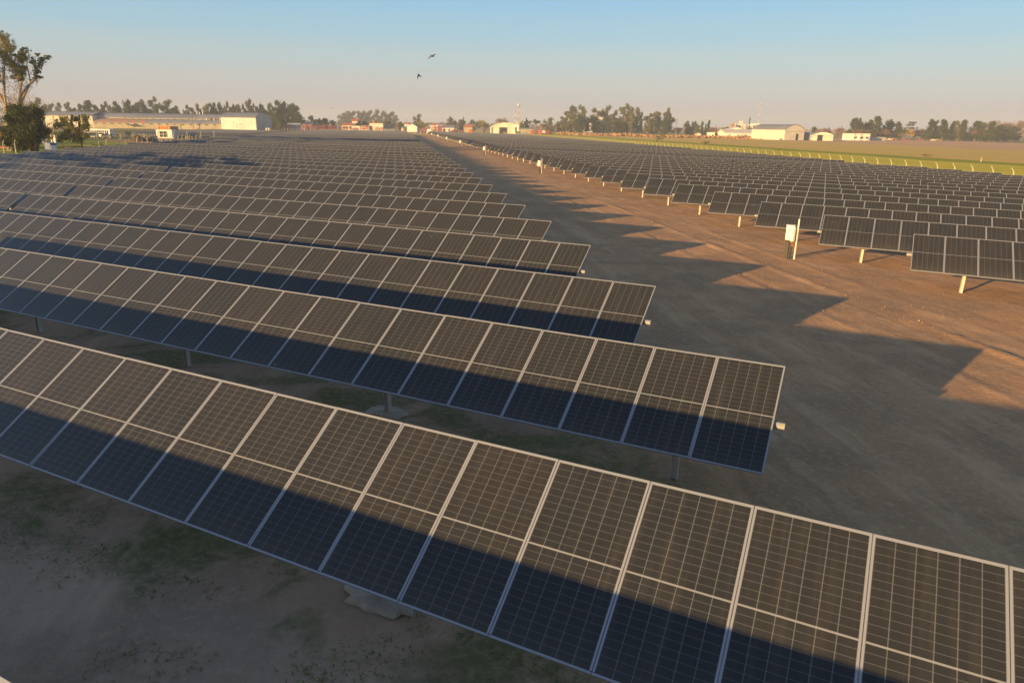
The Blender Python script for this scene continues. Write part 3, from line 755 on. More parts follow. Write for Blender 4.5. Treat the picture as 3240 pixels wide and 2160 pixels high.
tops([(1185, 322, 90, 'pine'), (1240, 330, 80, 'euc'), (1340, 328, 130, 'pine'), (1290, 400, 170, 'bare', 'bare rounded tree between dark trees, first of two'), (1460, 350, 90, 'pine'), (1530, 338, 90, 'euc'), (1590, 330, 90, 'pine'), (1450, 430, 150, 'dark'), (1650, 380, 220, 'bare', 'bare rounded tree between dark trees, second and broader'), (1760, 345, 130, 'pine'), (1860, 360, 120, 'euc'), (1940, 350, 120, 'pine'), (2050, 370, 110, 'dark'), (1800, 420, 180, 'dark'), (2000, 430, 170, 'dark'), (2130, 430, 130, 'dark'), (2210, 395, 150, 'dark')],
     2640, 300, 3.92, 620, 'dark', '%s dark leaning tree from the golden willow, beyond the brown field', g, 'dense_tree', None, 10)
tops([(1940, 310, 180, 'bare', 'tall bare tree rising behind the dark leaning trees'), (2090, 330, 220, 'bare', 'second tall bare tree behind the dark leaning trees'), (2220, 320, 220, 'bare', 'third tall bare tree behind the dark leaning trees'), (2340, 310, 160, 'bare', 'last tall bare tree by the picture edge')], 2640, 300, 3.92, 760, 'bare', '%s', g, 'tree', None, 10)

tops([(1020+112*i, 430+14*((i*5) % 4), 120, ('bare', 'round', 'bare', 'dark')[i % 4], '%s low tree filling the line beyond the brown field, from the golden willow' % ordinal(i+1)) for i in range(12)], 2640, 300, 3.92, 665, 'round', '%s', 'low trees filling the line beyond the brown field', 'tree', None, 10)
tops([(170+95*i, 440+10*((i*3) % 4), 110, 'bare', '%s low bare tree behind the white house and its outbuilding' % ordinal(i+1)) for i in range(8)], 2640, 300, 3.92, 690, 'bare', '%s', 'low bare trees behind the white house', 'tree', None, 10)
# low distant woods closing the horizon
def woods(name, D, px0, px1, hmax, lm, label, n=2600):
    rr = random.Random(int(D)); mb = MB()
    for i in range(n):
        px = rr.uniform(px0, px1); b = p3(px, 420, D+rr.uniform(-60, 60)); b.z = gz(b.x, b.y)
        hh = hmax*(.45+.55*(.5+.5*mnoise.noise(Vector((px*.012, D, 1))))); p = b+Vector((0, 0, rr.random()**.8*hh))
        s_ = rr.uniform(1.6, 3.2); a = rr.uniform(0, 6.28); t = Vector((cos(a), sin(a), rr.uniform(-.4, .4)))*s_; u_ = Vector((rr.gauss(0, .4), rr.gauss(0, .4), 1))*s_*.8
        mb.face((p-t, p-u_, p+t, p+u_))
    o = mb.build(name, LM[lm]); tag(o, label, 'woods', None, 'stuff'); return o
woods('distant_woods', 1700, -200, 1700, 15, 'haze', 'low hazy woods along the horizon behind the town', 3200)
woods('distant_woods', 1500, 1600, 3500, 13, 'bare', 'low brownish woods along the horizon behind the sheds', 3200)
def weeds(name, pts, n, h, lm, label):
    rr = random.Random(n); mb = MB()
    for i in range(n):
        a, b = pts[rr.randrange(len(pts)-1)], None
        j = rr.randrange(len(pts)-1); f = rr.random(); A = Vector(pts[j]); B = Vector(pts[j+1]); p = A.lerp(B, f)+Vector((rr.gauss(0, 4), rr.gauss(0, 4), 0)); p.z = gz(p.x, p.y)+rr.random()*h*(.5+.7*max(0, mnoise.noise(Vector((p.x*.03, p.y*.03, 0)))))
        s_ = h*.28*rr.uniform(.6, 1.3); t = Vector((rr.gauss(0, 1), rr.gauss(0, 1), 0)).normalized()*s_; u_ = Vector((rr.gauss(0, .3), rr.gauss(0, .3), 1))*s_
        mb.face((p-t, p-u_, p+t, p+u_))
    return tag(mb.build(name, LM[lm]), label, 'weeds', None, 'stuff')
wl = [p3(x, 420, D) for x, D in ((1790, 640), (1900, 600), (2000, 590), (2120, 560), (2250, 560), (2370, 575))]
weeds('weeds', wl, 2600, 3.0, 'weed', 'tall reddish dry weeds in front of the dark grove')
wl = [p3(x, 420, D) for x, D in ((2280, 520), (2330, 520), (2400, 525))]
weeds('weeds', wl, 260, 1.4, 'weed', 'dry weeds at the foot of the cream shed')
for i, (x, top, w, D, lb) in enumerate(((2090, 417, 30, 370, 'lone dark bush standing in the dry weeds'), (2237, 442, 22, 330, 'small round bush at the edge of the green verge'), (2945, 488, 36, 205, 'reddish thin shrub in the stubble by the verge'))):
    tree('bush' if i < 2 else 'bare', x, top, w, D, lb, None, 'bush', 'mid' if i < 2 else None)

# ---- trees and shrubs on the hangar side, near the lawn
def big_eucalyptus():
    rr = random.Random(5); D = 138
    b = p3(28, 470, D); b.z = 0
    r = thing('eucalyptus_tree', b, 0, 'tallest tree, pale-stemmed with an open yellow-green crown at the picture edge', 'tree')
    mpp = D/2280*1.0
    def loc(px, py, dz=0):
        q = p3(px, py, D)-b; return q+FH*dz
    t = MB(); c = MB(); c2 = MB()
    base = Vector((0, 0, -.1))
    stems = [((10, 330), (8, 220), (15, 140)), ((45, 330), (50, 230), (48, 165)), ((30, 340), (25, 240), (30, 180)), ((58, 300), (95, 250), (112, 215)), ((20, 330), (-20, 240), (-35, 160)), ((55, 320), (75, 260), (62, 195))]
    for k, st in enumerate(stems):
        dz = rr.uniform(-2, 2); pts = [base+Vector((rr.uniform(-.4, .4), rr.uniform(-.4, .4), 0)), loc(st[0][0]*.5+14, 400, dz*.3), loc(*st[0], dz*.6), loc(*st[1], dz), loc(*st[2], dz)]
        t.path(pts, [.38, .30, .22, .13, .05], 7)
        for j in range(12):
            q = pts[2].lerp(pts[4], rr.random()) if rr.random() < .6 else pts[3].lerp(pts[4], rr.random()); e = q+Vector((rr.gauss(0, 1.3), rr.gauss(0, 1.3), rr.uniform(.4, 2.0)))
            limb(t, rr, q, e, .05, .015, 4, 3, .1)
    L = [(5, 118, 26), (30, 128, 24), (45, 150, 20), (12, 150, 26), (62, 158, 13), (10, 182, 30), (35, 180, 22), (58, 182, 20), (80, 176, 15), (98, 176, 11), (112, 200, 12), (122, 188, 13), (134, 180, 11), (143, 176, 7), (118, 212, 11),
         (104, 226, 12), (92, 240, 9), (76, 214, 17), (60, 205, 16), (20, 215, 28), (44, 222, 18), (72, 236, 14), (84, 250, 8), (-28, 150, 44), (-45, 205, 44), (-15, 235, 30), (30, 245, 16), (8, 258, 18), (55, 250, 10), (88, 196, 10), (128, 200, 9), (110, 243, 6)]
    for px, py, rp in L:
        q = loc(px, py, rr.uniform(-2.5, 2.5)); R = rp*mpp
        if px > 60: limb(t, rr, loc(px-14, py+26, q.dot(FH)*.9), q, .07, .02, 4, 3, .06)
        leaves(c if rr.random() < .28 else c2, rr, [(q.x, q.y, q.z, R, R*1.3, R*.85)], 16, .125, max(9, int(rp*1.9)), tight=.18+2.0/(rp+6))
    for i in range(95): 
        q = loc(rr.uniform(-20, 95), rr.uniform(230, 330), rr.uniform(-2, 2)); e = q+Vector((rr.gauss(0, 1), rr.gauss(0, 1), rr.uniform(.5, 2.2))); limb(t, rr, q, e, .045, .012, 4, 3, .12)
    cr = MB(); cr.v = c.v+c2.v; n0 = len(c.v); cr.f = c.f+[tuple(i+n0 for i in q) for q in c2.f]; cr.m = [0]*len(c.f)+[1]*len(c2.f); cr.uv = [None]*len(cr.f)
    cr.build('crown', [LM['eucpale'], LM['euclit']], r); t.build('trunk', MAT['palebark'], r)
big_eucalyptus()
def bare_big(px, top, w, D, label, n, seed):
    rr = random.Random(seed); b = p3(px, 460, D); b.z = 0; h = p3(px, top, D).z
    r = thing('bare_tree', b, 0, label, 'tree'); t = MB(); c = MB()
    limb(t, rr, (0, 0, -.1), (0, 0, h*.3), h*.025, h*.018, 7)
    for i in range(n):
        a = rr.uniform(0, 6.28); twigs(c, rr, (cos(a)*h*.02, sin(a)*h*.02, h*(.2+.1*rr.random())), h*.78, .85*w*D/2280/h*1.2, 1, h*.008)
    for i in range(5):
        a = rr.uniform(0, 6.28); limb(t, rr, (0, 0, h*.2), (cos(a)*h*.12, sin(a)*h*.12, h*.5), h*.012, h*.005, 5, 3)
    c.build('crown', LM['twig'], r); t.build('trunk', MAT['bark'], r)
bare_big(95, 268, 150, 150, 'grey leafless tree behind the dark bushy tree', 15, 3)
bare_big(28, 300, 140, 160, 'leafless tree at the foot of the tallest tree', 11, 4)
bare_big(168, 372, 50, 168, 'small leafless shrub between the bushy tree and forked tree', 8, 8)
def bushy_tree():
    rr = random.Random(9); D = 124; b = p3(92, 470, D); b.z = 0; r = thing('dense_tree', b, 0, 'dark dense rounded tree beside the blue toilet cabin', 'tree')
    loc = lambda px, py, dz: p3(px, py, D)-b+FH*dz
    c = MB(); t = MB(); mpp = D/2280
    for px, py, rp in ((60, 350, 30), (40, 375, 32), (85, 372, 36), (100, 352, 24), (122, 360, 24), (132, 385, 14), (30, 410, 28), (70, 410, 40), (110, 410, 36), (50, 435, 36), (95, 435, 34), (122, 420, 20), (112, 445, 20), (60, 455, 24), (32, 438, 26), (85, 458, 22), (126, 400, 20), (75, 395, 44)):
        q = loc(px, py, rr.uniform(-1.6, 1.6)); R = rp*mpp; leaves(c, rr, [(q.x, q.y, q.z, R, R*1.2, R*.95)], 40, .145, int(rp*1.3), tight=.42)
    for i, (x0, x1, y1) in enumerate(((86, 70, 400), (108, 112, 400), (118, 128, 395), (100, 95, 380))):
        limb(t, rr, loc(x0, 489, 0)-Vector((0, 0, .3)), loc(x1, y1, rr.uniform(-1, 1)), .30, .10, 7, 4, .03)
    limb(t, rr, loc(118, 430, 0), loc(165, 385, .5), .12, .03, 5, 4, .06); limb(t, rr, loc(125, 425, 0), loc(160, 405, .5), .09, .02, 5, 4, .06)
    c.build('crown', LM['dark'], r); t.build('trunk', MAT['darkbark'], r)
bushy_tree()
def forked_tree():
    rr = random.Random(12); D = 158; b = p3(258, 468, D); b.z = 0; r = thing('forked_tree', b, 0, 'two-stemmed tree with bare dark poles and yellow-green side foliage', 'tree')
    loc = lambda px, py, dz: p3(px, py, D)-b+FH*dz
    c = MB(); t = MB(); mpp = D/2280
    t.path([loc(258, 470, 0)-Vector((0, 0, .3)), loc(252, 425, 0), loc(226, 395, 0), loc(227, 363, 0)], [.32, .28, .26, .22], 7)
    t.path([loc(258, 470, 0)-Vector((0, 0, .3)), loc(250, 420, 0), loc(251, 390, 0), loc(250, 364, 0)], [.3, .27, .26, .22], 7)
    for px, py, rp in ((190, 392, 20), (205, 378, 18), (180, 398, 12), (214, 400, 16), (200, 430, 16), (195, 440, 12), (238, 378, 12), (268, 370, 12), (273, 385, 14), (277, 398, 12), (265, 405, 15), (240, 415, 16), (225, 432, 18), (255, 435, 17), (272, 430, 12), (235, 445, 14), (214, 415, 12)):
        q = loc(px, py, rr.uniform(-1.2, 1.2)); R = rp*mpp; leaves(c, rr, [(q.x, q.y, q.z, R, R, R*.9)], 22, .15, int(8+rp*.9), tight=.5, mi=0 if rr.random() < .6 else 1)
        limb(t, rr, loc(240, min(430, py+20), 0), q, .07, .02, 4, 3)
    c.build('crown', [LM['leftc'], LM['dark']], r); t.build('trunk', MAT['darkbark'], r)
forked_tree()
tree('willow', 205, 415, 34, 175, 'yellowish shrub beside the two-stemmed tree', None, 'bush', 'leftc')
tree('bush', 210, 452, 60, 150, 'low brown and green bushes on the lawn', None, 'bush', 'bare')
tree('bush', 305, 452, 22, 170, 'dark round bush behind the fence on the lawn', None, 'bush', 'dark')
# unseen trees inferred from shadows on the rows; flat thin crowns shaped to cast them
def shade_tree(P, h, cw, thick, label, seed):
    rr = random.Random(seed); r = thing('umbrella_tree', (P[0], P[1], 0), 0, label, 'tree', 'flat-topped trees outside the picture'); c = MB(); t = MB()
    limb(t, rr, (0, 0, -.2), (0, 0, h-.5), .35, .18, 7)
    lobes = []
    for i in range(22):
        a = rr.uniform(0, 6.28); q = cw*.5*sqrt(rr.random()); lobes.append((cos(a)*q, sin(a)*q, h+rr.uniform(-.2, .2)*thick, 2.6, 2.6, thick*.45))
        if i % 2 == 0: limb(t, rr, (0, 0, h*.75), (cos(a)*q, sin(a)*q, h-.3), .12, .03, 5, 3)
    leaves(c, rr, lobes, 22, .26, 18, tight=.32, flat=.35); c.build('crown', LM['dark'], r); t.build('trunk', MAT['darkbark'], r)
sd = Vector((.3793, .9089))
def shade_at(x, y, L, cw, thick, seed):
    h = 1.7+L*tan(radians(10.0))/1.0*1.0/1.0
    shade_tree((x-sd.x*L/.985, y-sd.y*L/.985), h, cw, thick, 'flat-topped tree standing outside the picture beside the hangar-side rows', seed)
shade_at(-66, 53.2, 72, 20, .40, 1); shade_at(-84, 52.8, 70, 20, .40, 2); shade_at(-104, 47.2, 66, 16, .35, 7); shade_at(-130, 100, 80, 22, .5, 10)
shade_at(-105, 150, 112, 24, 1.1, 3); shade_at(-128, 150, 114, 24, 1.2, 4); shade_at(-150, 149, 116, 26, 1.3, 5); shade_at(-172, 149, 108, 24, 1.4, 6)

# ------------------------------------------------------------------ buildings
RZ = atan2(RH.y, RH.x)
def striped_roof():
    m = mat('rust_striped_sheet', (.3, .2, .15), .7, 0, .2); t = NT(m); o = t.obj(); X = t.xyz(o)
    n = t.noise(o, .25, 4); wv = t.math('SINE', t.math('ADD', t.math('MULTIPLY', X[0], 2*pi/7.4), t.math('MULTIPLY', n, 2.2)))
    c = t.mix(t.ramp(wv, -.45, .1), (.185, .18, .195), t.mix(t.ramp(n, .35, .65), (.36, .15, .075), (.27, .13, .085)))
    t.ln(c, t.b.inputs['Base Color']); t.bump(t.math('SINE', t.math('MULTIPLY', X[0], 2*pi/1.2)), .5, .05); return m
BM = {
 'cream': mottled('cream_render', (.60, .57, .50), (.51, .48, .42), .25, .85),
 'white': mottled('white_render', (.66, .66, .64), (.56, .55, .52), .10, .85, lo=.45, hi=.75),
 'dirty_shaded': mottled('weathered_shaded_render', (.37, .32, .225), (.30, .265, .19), .2, .9),
 'grey': corrugated('grey_sheet_metal', (.36, .36, .38), (.30, .30, .32), 0, 1.0),
 'roof': corrugated('weathered_roof_sheet', (.185, .20, .25), (.15, .16, .20), 0, 1.2, .05),
 'rust': striped_roof(),
 'rib': corrugated('ribbed_white_sheet', (.66, .64, .56), (.52, .50, .45), 0, 1.6, .1, .2),
 'brown': mottled('brick_wall', (.33, .15, .08), (.26, .12, .07), .8, .9),
 'tile': mottled('red_roof_tile', (.38, .13, .08), (.30, .11, .07), .5, .85),
 'blue': mottled('blue_grey_sheet', (.16, .22, .30), (.13, .18, .25), .3, .6),
 'green': mat('dark_green_paint', (.05, .065, .045), .5),
 'clear': mat('pale_clerestory_sheet', (.80, .76, .66), .4),
 'orange': corrugated('orange_container_steel', (.50, .17, .04), (.42, .15, .05), 0, 1.1, .3, .15),
 'cwhite': corrugated('white_container_steel', (.72, .70, .68), (.62, .60, .58), 0, .9, .3, .1),
}
def place(px, D): b = p3(px, 420, D); b.z = gz(b.x, b.y)-.02; return b
def mpx(D): return D/2280.0
def arch(w, he, hr, n=14):
    """x,z outline of a segmental-arch end wall"""
    R = ((w/2)**2+(hr-he)**2)/(2*(hr-he)); a0 = math.asin(min(1, (w/2)/R)); cz = hr-R
    return [(w/2+R*sin(-a0+2*a0*i/n), cz+R*cos(-a0+2*a0*i/n)) for i in range(n+1)]
def win(parent, x, z, w, h, y=-.0, m=None, name='window', d=.06, frame=True):
    mb = MB(); mb.box((x, y-d/2, z), (w, d, h)); o = mb.build(name, m or MAT['glassdark'], parent)
    if frame:
        f = MB(); t = .08; f.box((x, y-d/2-.02, z+h/2+t/2), (w+2*t, d+.02, t)); f.box((x, y-d/2-.02, z-h/2-t/2), (w+2*t, d+.06, t)); f.box((x-w/2-t/2, y-d/2-.02, z), (t, d+.02, h)); f.box((x+w/2+t/2, y-d/2-.02, z), (t, d+.02, h))
        f.build('frame', BM['white'], o)
    return o
def gable(name, label, px0, px1, D, he, hr, depth, wall='cream', roof='tile', ridge='x', wins=(), door=None, over=.25, rz=0.0, chimney=False, cat='house', group=None):
    b = place(px0, D); w = (px1-px0)*mpx(D); r = thing(name, b, RZ+rz, label, cat, group)
    m = MB()
    if ridge == 'x':
        m.prismx([(0, -.5), (depth, -.5), (depth, he), (depth/2, hr), (0, he)], 0, w)
        m.build('wall', BM[wall], r); q = MB(); dy = depth/2+over; sl = (hr-he)/(depth/2)
        for sg in (0, 1):
            y0 = -over if sg == 0 else depth+over; z0 = he-over*sl
            P = [(-over, y0, z0+.06), (w+over, y0, z0+.06), (w+over, depth/2, hr+.06), (-over, depth/2, hr+.06)]
            Q = [(x, y, z+.14) for x, y, z in P]
            q.face(P[::-1]); q.face(Q); 
            for i in range(4): j = (i+1) % 4; q.face((P[i], P[j], Q[j], Q[i]))
        q.build('roof', BM[roof], r)
    else:
        m.prism([(0, -.5), (0, he), (w/2, hr), (w, he), (w, -.5)], 0, depth); m.build('wall', BM[wall], r); q = MB(); sl = (hr-he)/(w/2)
        for sg in (-1, 1):
            xe = w/2+sg*(w/2+over); ze = he-over*sl
            P = [(xe, -over, ze+.06), (xe, depth+over, ze+.06), (w/2, depth+over, hr+.06), (w/2, -over, hr+.06)]; Q = [(x, y, z+.14) for x, y, z in P]
            q.face(P[::-1]); q.face(Q)
            for i in range(4): j = (i+1) % 4; q.face((P[i], P[j], Q[j], Q[i]))
        q.build('roof', BM[roof], r)
    for (x, z, ww, hh) in wins: win(r, x*w, z, ww, hh)
    if door: 
        d = MB(); d.box((door[0]*w, -.03, door[2]/2), (door[1], .06, door[2])); d.build('door', MAT['dark'], r)
    if chimney:
        c = MB(); c.box((w*.7, depth*.5, hr+.4), (.8, .8, 1.6)); c.build('chimney', BM[wall], r)
    return r
def block(name, label, px0, px1, D, h, depth, wall='cream', wins=(), cat='building', group=None, parapet=True, door=None, rz=0.0):
    b = place(px0, D); w = (px1-px0)*mpx(D); r = thing(name, b, RZ+rz, label, cat, group)
    m = MB(); m.box((w/2, depth/2, h/2-.25), (w, depth, h+.5)); m.build('wall', BM[wall], r)
    q = MB(); q.box((w/2, depth/2, h+.1), (w+.3, depth+.3, .2)); q.build('roof', BM['dirty_shaded'] if parapet else BM['roof'], r)
    for (x, z, ww, hh) in wins: win(r, x*w, z, ww, hh)
    if door:
        d = MB(); d.box((door[0]*w, -.03, door[2]/2), (door[1], .06, door[2])); d.build('door', MAT['dark'], r)
    return r

# long hangar works on the far side of the lawn
def long_works():
    D = 548; b = place(300, D); m1 = mpx(D); W_ = (705-300)*m1; r = thing('long_warehouse', b, RZ, 'long low warehouse with grey upper roof and rust-striped lower roof', 'warehouse')
    m = MB(); m.box((W_/2, 3, 1.9), (W_, 6, 4.8)); m.build('wall', BM['dirty_shaded'], r)
    m = MB(); m.prismx([(-.5, 4.35), (-.3, 4.75), (2.2, 6.3), (6.4, 7.4), (6.4, 7.15), (2.2, 6.05), (-.3, 4.4)], 0, W_*.40); m.build('lower_roof', BM['rust'], r)
    m = MB(); m.prismx([(-.5, 4.35), (-.3, 4.75), (2.2, 6.3), (6.4, 7.4), (6.4, 7.15), (2.2, 6.05), (-.3, 4.4)], W_*.40+.05, W_); m.build('lower_roof', BM['roof'], r)
    m = MB(); m.box((W_/2, 6.9, 7.75), (W_, .4, 1.3), 0)
    m.build('clerestory', BM['clear'], r)
    m = MB(); m.prismx([(5.6, 8.2), (8, 9.6), (12, 10.9), (17, 11.3), (24, 10.4), (28, 7), (28, 6.7), (24, 10.1), (17, 11.0), (12, 10.6), (8, 9.3), (5.6, 7.9)], -2, W_+22); m.build('upper_roof', BM['roof'], r)
    m = MB(); m.box((W_/2, 17, 4), (W_-.4, 19, 8)); m.build('hall', BM['dirty_shaded'], r)
    for i in range(16):
        x = W_*(.02+.96*i/15.5)
        win(r, x, 3.55, 3.0 if i % 3 else 2.2, .8, 0)
    for i in range(14):
        x = W_*(.22+.78*i/14.0); q = MB(); q.box((x, 6.6, 7.75), (.5, .35, 1.5)); q.build('roof_rib', BM['roof'], r)
    for i, px in enumerate((153+500-500+500, 166+500, 177+500, 188+500, 195+500)):
        x = (px-300)*m1; q = MB(); q.box((x, 4.6, 6.9), (.6, 1.0, 2.8)); q.build('duct', BM['rust'] if i % 2 else BM['cream'], r)
    for px in (616, 626): 
        x = (px-300)*m1; q = MB(); q.tube((x, 14, 10), (x, 14, 13.0), .35, .35, 8); q.build('chimney', BM['white'], r)
    # canopy on posts against the wall
    q = MB(); x0 = W_*.27; q.box((x0+3, -3, 3.0), (9, 5, .15)); 
    for dx in (-1, 3, 7): q.box((x0+dx, -5.2, 1.5), (.15, .15, 3.0))
    q.build('canopy', BM['green'], r)
long_works()
def shed_wing():
    D = 548; b = place(150, D); m1 = mpx(D); w = (301-150)*m1; r = thing('warehouse_wing', b, RZ, 'tall plain cream wall at the forked-tree end of the warehouse', 'warehouse')
    m = MB(); m.box((w/2, 12, 4.2), (w, 24, 9.4)); m.build('wall', BM['cream'], r)
    m = MB(); m.prismx([(-.6, 8.7), (5, 10.6), (12, 11.5), (20, 10.6), (24.6, 8.7), (24.6, 8.9), (20, 10.9), (12, 11.8), (5, 10.9), (-.6, 9.0)], -.5, w+.5); m.build('roof', BM['roof'], r)
    d = MB(); d.box((w*.93, -.04, 1.5), (3.5, .08, 3.0)); d.build('door', BM['dirty_shaded'], r)
shed_wing()
def big_hangar():
    D = 546; b = place(703, D); m1 = mpx(D); w = (813-703)*m1; r = thing('hangar', b, RZ, 'big hangar with sunlit cream-white wall and shaded grey gable end', 'hangar')
    dp = 34.0
    m = MB(); m.box((w/2, dp/2, 4.3), (w, dp, 10.0)); m.build('wall', BM['white'], r)
    prof = [(-.4, 9.2), (3, 10.8), (8, 12.0), (15, 12.6), (22, 12.4), (29, 11.2), (dp+.4, 8.0), (dp+.4, 8.2), (29, 11.5), (22, 12.75), (15, 12.95), (8, 12.35), (3, 11.15), (-.4, 9.55)]
    m = MB(); m.prismx(prof, -.4, w+.3); m.build('roof', BM['roof'], r)
    m = MB(); m.prismx([(0.05, -.5), (dp, -.5), (dp, 8.0), (29, 11.2), (22, 12.3), (15, 12.5), (8, 11.9), (3, 10.7), (0.05, 9.2)], w+.02, w+.32); e = m.build('end_wall', BM['grey'], r)
    for y in (5, 14, 23): 
        q = MB(); q.box((w+.36, y+4, 2.9), (.12, 7.6, 5.8)); q.build('sliding_door', BM['grey'], r)
    for i, (x, z, ww, hh, an) in enumerate(((.36, 5.2, .3, 2.2, .5), (.55, 4.6, 2.2, .5, .3), (.44, 3.4, .25, 3.0, 0), (.52, 7.3, 3.2, .3, .1))):
        q = MB(); q.box((0, -.03, 0), (ww, .05, hh), 0, Matrix.Translation((w*x, 0, z)) @ Matrix.Rotation(an, 4, 'Y')); q.build('stain_patch', BM['dirty_shaded'], r)
    d = MB(); d.box((w*.05, -.05, 4), (.5, .1, 8.6)); d.build('corner_pillar', BM['white'], r)
big_hangar()
gable('small_kiosk', 'little cream booth before the hangar\'s grey end', 841, 853, 520, 2.0, 2.5, 3, 'cream', 'roof', 'x', cat='booth', door=(.5, .8, 1.7))

# cabins, container and vehicles by the lawn
def cabin():
    D = 257; b = place(494, D); m1 = mpx(D); w = 50*m1; r = thing('white_cabin', b, RZ, 'white electrical cabin with a four-panel dark louvre', 'cabin')
    m = MB(); m.box((w/2, 1.6, 1.45), (w, 3.2, 2.9)); m.build('body', BM['cwhite'], r)
    q = MB(); q.box((w/2, 1.6, 2.98), (w+.2, 3.4, .14)); q.build('roof', BM['cwhite'], r)
    for ix in (0, 1):
        for iz in (0, 1):
            x = w*(.33+.24*ix); z = .95+1.05*iz; o = MB(); o.box((x, -.03, z), (1.25, .06, .92)); lo = o.build('louvre', MAT['glassdark'], r)
            f = MB(); f.box((x, -.05, z+.5), (1.4, .1, .08)); f.box((x, -.05, z-.5), (1.4, .1, .08)); f.box((x-.66, -.05, z), (.08, .1, 1.0)); f.box((x+.66, -.05, z), (.08, .1, 1.0)); f.build('frame', BM['cwhite'], lo)
    d = MB(); d.box((w*.85, -.02, 1.3), (.9, .05, 2.2)); d.build('door', BM['white'], r)
    p = MB(); p.box((w/2, 1.6, .02), (w+1, 4.2, .16)); p.build('plinth', MAT['concrete'], r)
cabin()
def container(px0, px1, D, h, dep, mkey, label, z0=0.0, doors=False):
    b = place(px0, D); b.z += z0; w = (px1-px0)*mpx(D); r = thing('shipping_container', b, RZ, label, 'container')
    m = MB(); m.box((w/2, dep/2, h/2), (w-.1, dep-.1, h-.1)); m.build('body', BM[mkey], r)
    f = MB()
    for x in (0.05, w-.05):
        for y in (0.05, dep-.05): f.box((x, y, h/2), (.16, .16, h+.01))
    for z in (.06, h-.06):
        f.box((w/2, .05, z), (w-.18, .14, .13)); f.box((w/2, dep-.05, z), (w-.18, .14, .13))
    f.build('corner_frame', BM[mkey], r)
    e = MB(); e.box((w+.02, dep/2, h/2), (.05, dep-.3, h-.3)); e.build('door', BM['dirty_shaded'] if doors else BM[mkey], r)
    return r
container(503, 541, 300, 2.6, 7.0, 'orange', 'orange shipping container behind the white electrical cabin', 1.3, True)
rr_ = container(268, 348, 262, 2.9, 2.6, 'cwhite', 'long white site office with many narrow windows behind the cars')
for i in range(11): win(rr_, .8+i*.75, 1.7, .38, 1.3, 0, frame=False)
container(94, 106, 178, 2.3, 2.4, 'cwhite', 'small white trailer box on the lawn past the bushy tree')
container(158, 172, 190, 2.0, 2.2, 'cwhite', 'pale grey box behind the blue toilet cabin')
def toilet():
    D = 116; b = place(133, D); r = thing('toilet_cabin', b, RZ-.25, 'blue portable toilet cabin with a white side', 'toilet cabin')
    m = MB(); m.box((.6, .6, 1.1), (1.18, 1.18, 2.2)); m.build('body', mat('blue_plastic', (.035, .085, .26), .45), r)
    s_ = MB(); s_.box((1.21, .6, 1.05), (.05, 1.1, 1.9)); s_.build('side_panel', BM['white'], r)
    q = MB(); q.prism([(-.05, 2.2), (.0, 2.32), (.6, 2.42), (1.2, 2.32), (1.25, 2.2)], -.05, 1.25); q.build('roof', bpy.data.materials['blue_plastic'], r)
    d = MB(); d.box((.6, -.02, 1.05), (.85, .05, 1.9)); dd = d.build('door', mat('blue_door_plastic', (.03, .07, .22), .4), r); h_ = MB(); h_.box((.92, -.06, 1.05), (.05, .06, .2)); h_.build('handle', MAT['galv'], dd)
toilet()
gable('brick_house', 'orange brick house end at the picture edge behind the tallest tree', -60, 21, 150, 2.6, 4.3, 7, 'brown', 'tile', 'y', wins=((.8, 1.3, 1.0, 1.0),))
def wheel(parent, x, y, r_, w_=.22):
    t = MB(); t.tube((x, y-w_/2, r_), (x, y+w_/2, r_), r_, r_, 16); o = t.build('wheel', MAT['rubber'], parent); h = MB(); h.tube((x, y-w_/2-.01, r_), (x, y+w_/2+.01, r_), r_*.55, r_*.55, 10); h.build('rim', MAT['galv'], o); return o
PAINT = {}
def paint(c):
    if c not in PAINT: m = mat('car_paint_%d' % len(PAINT), c, .28, .1, .5); PAINT[c] = m
    return PAINT[c]
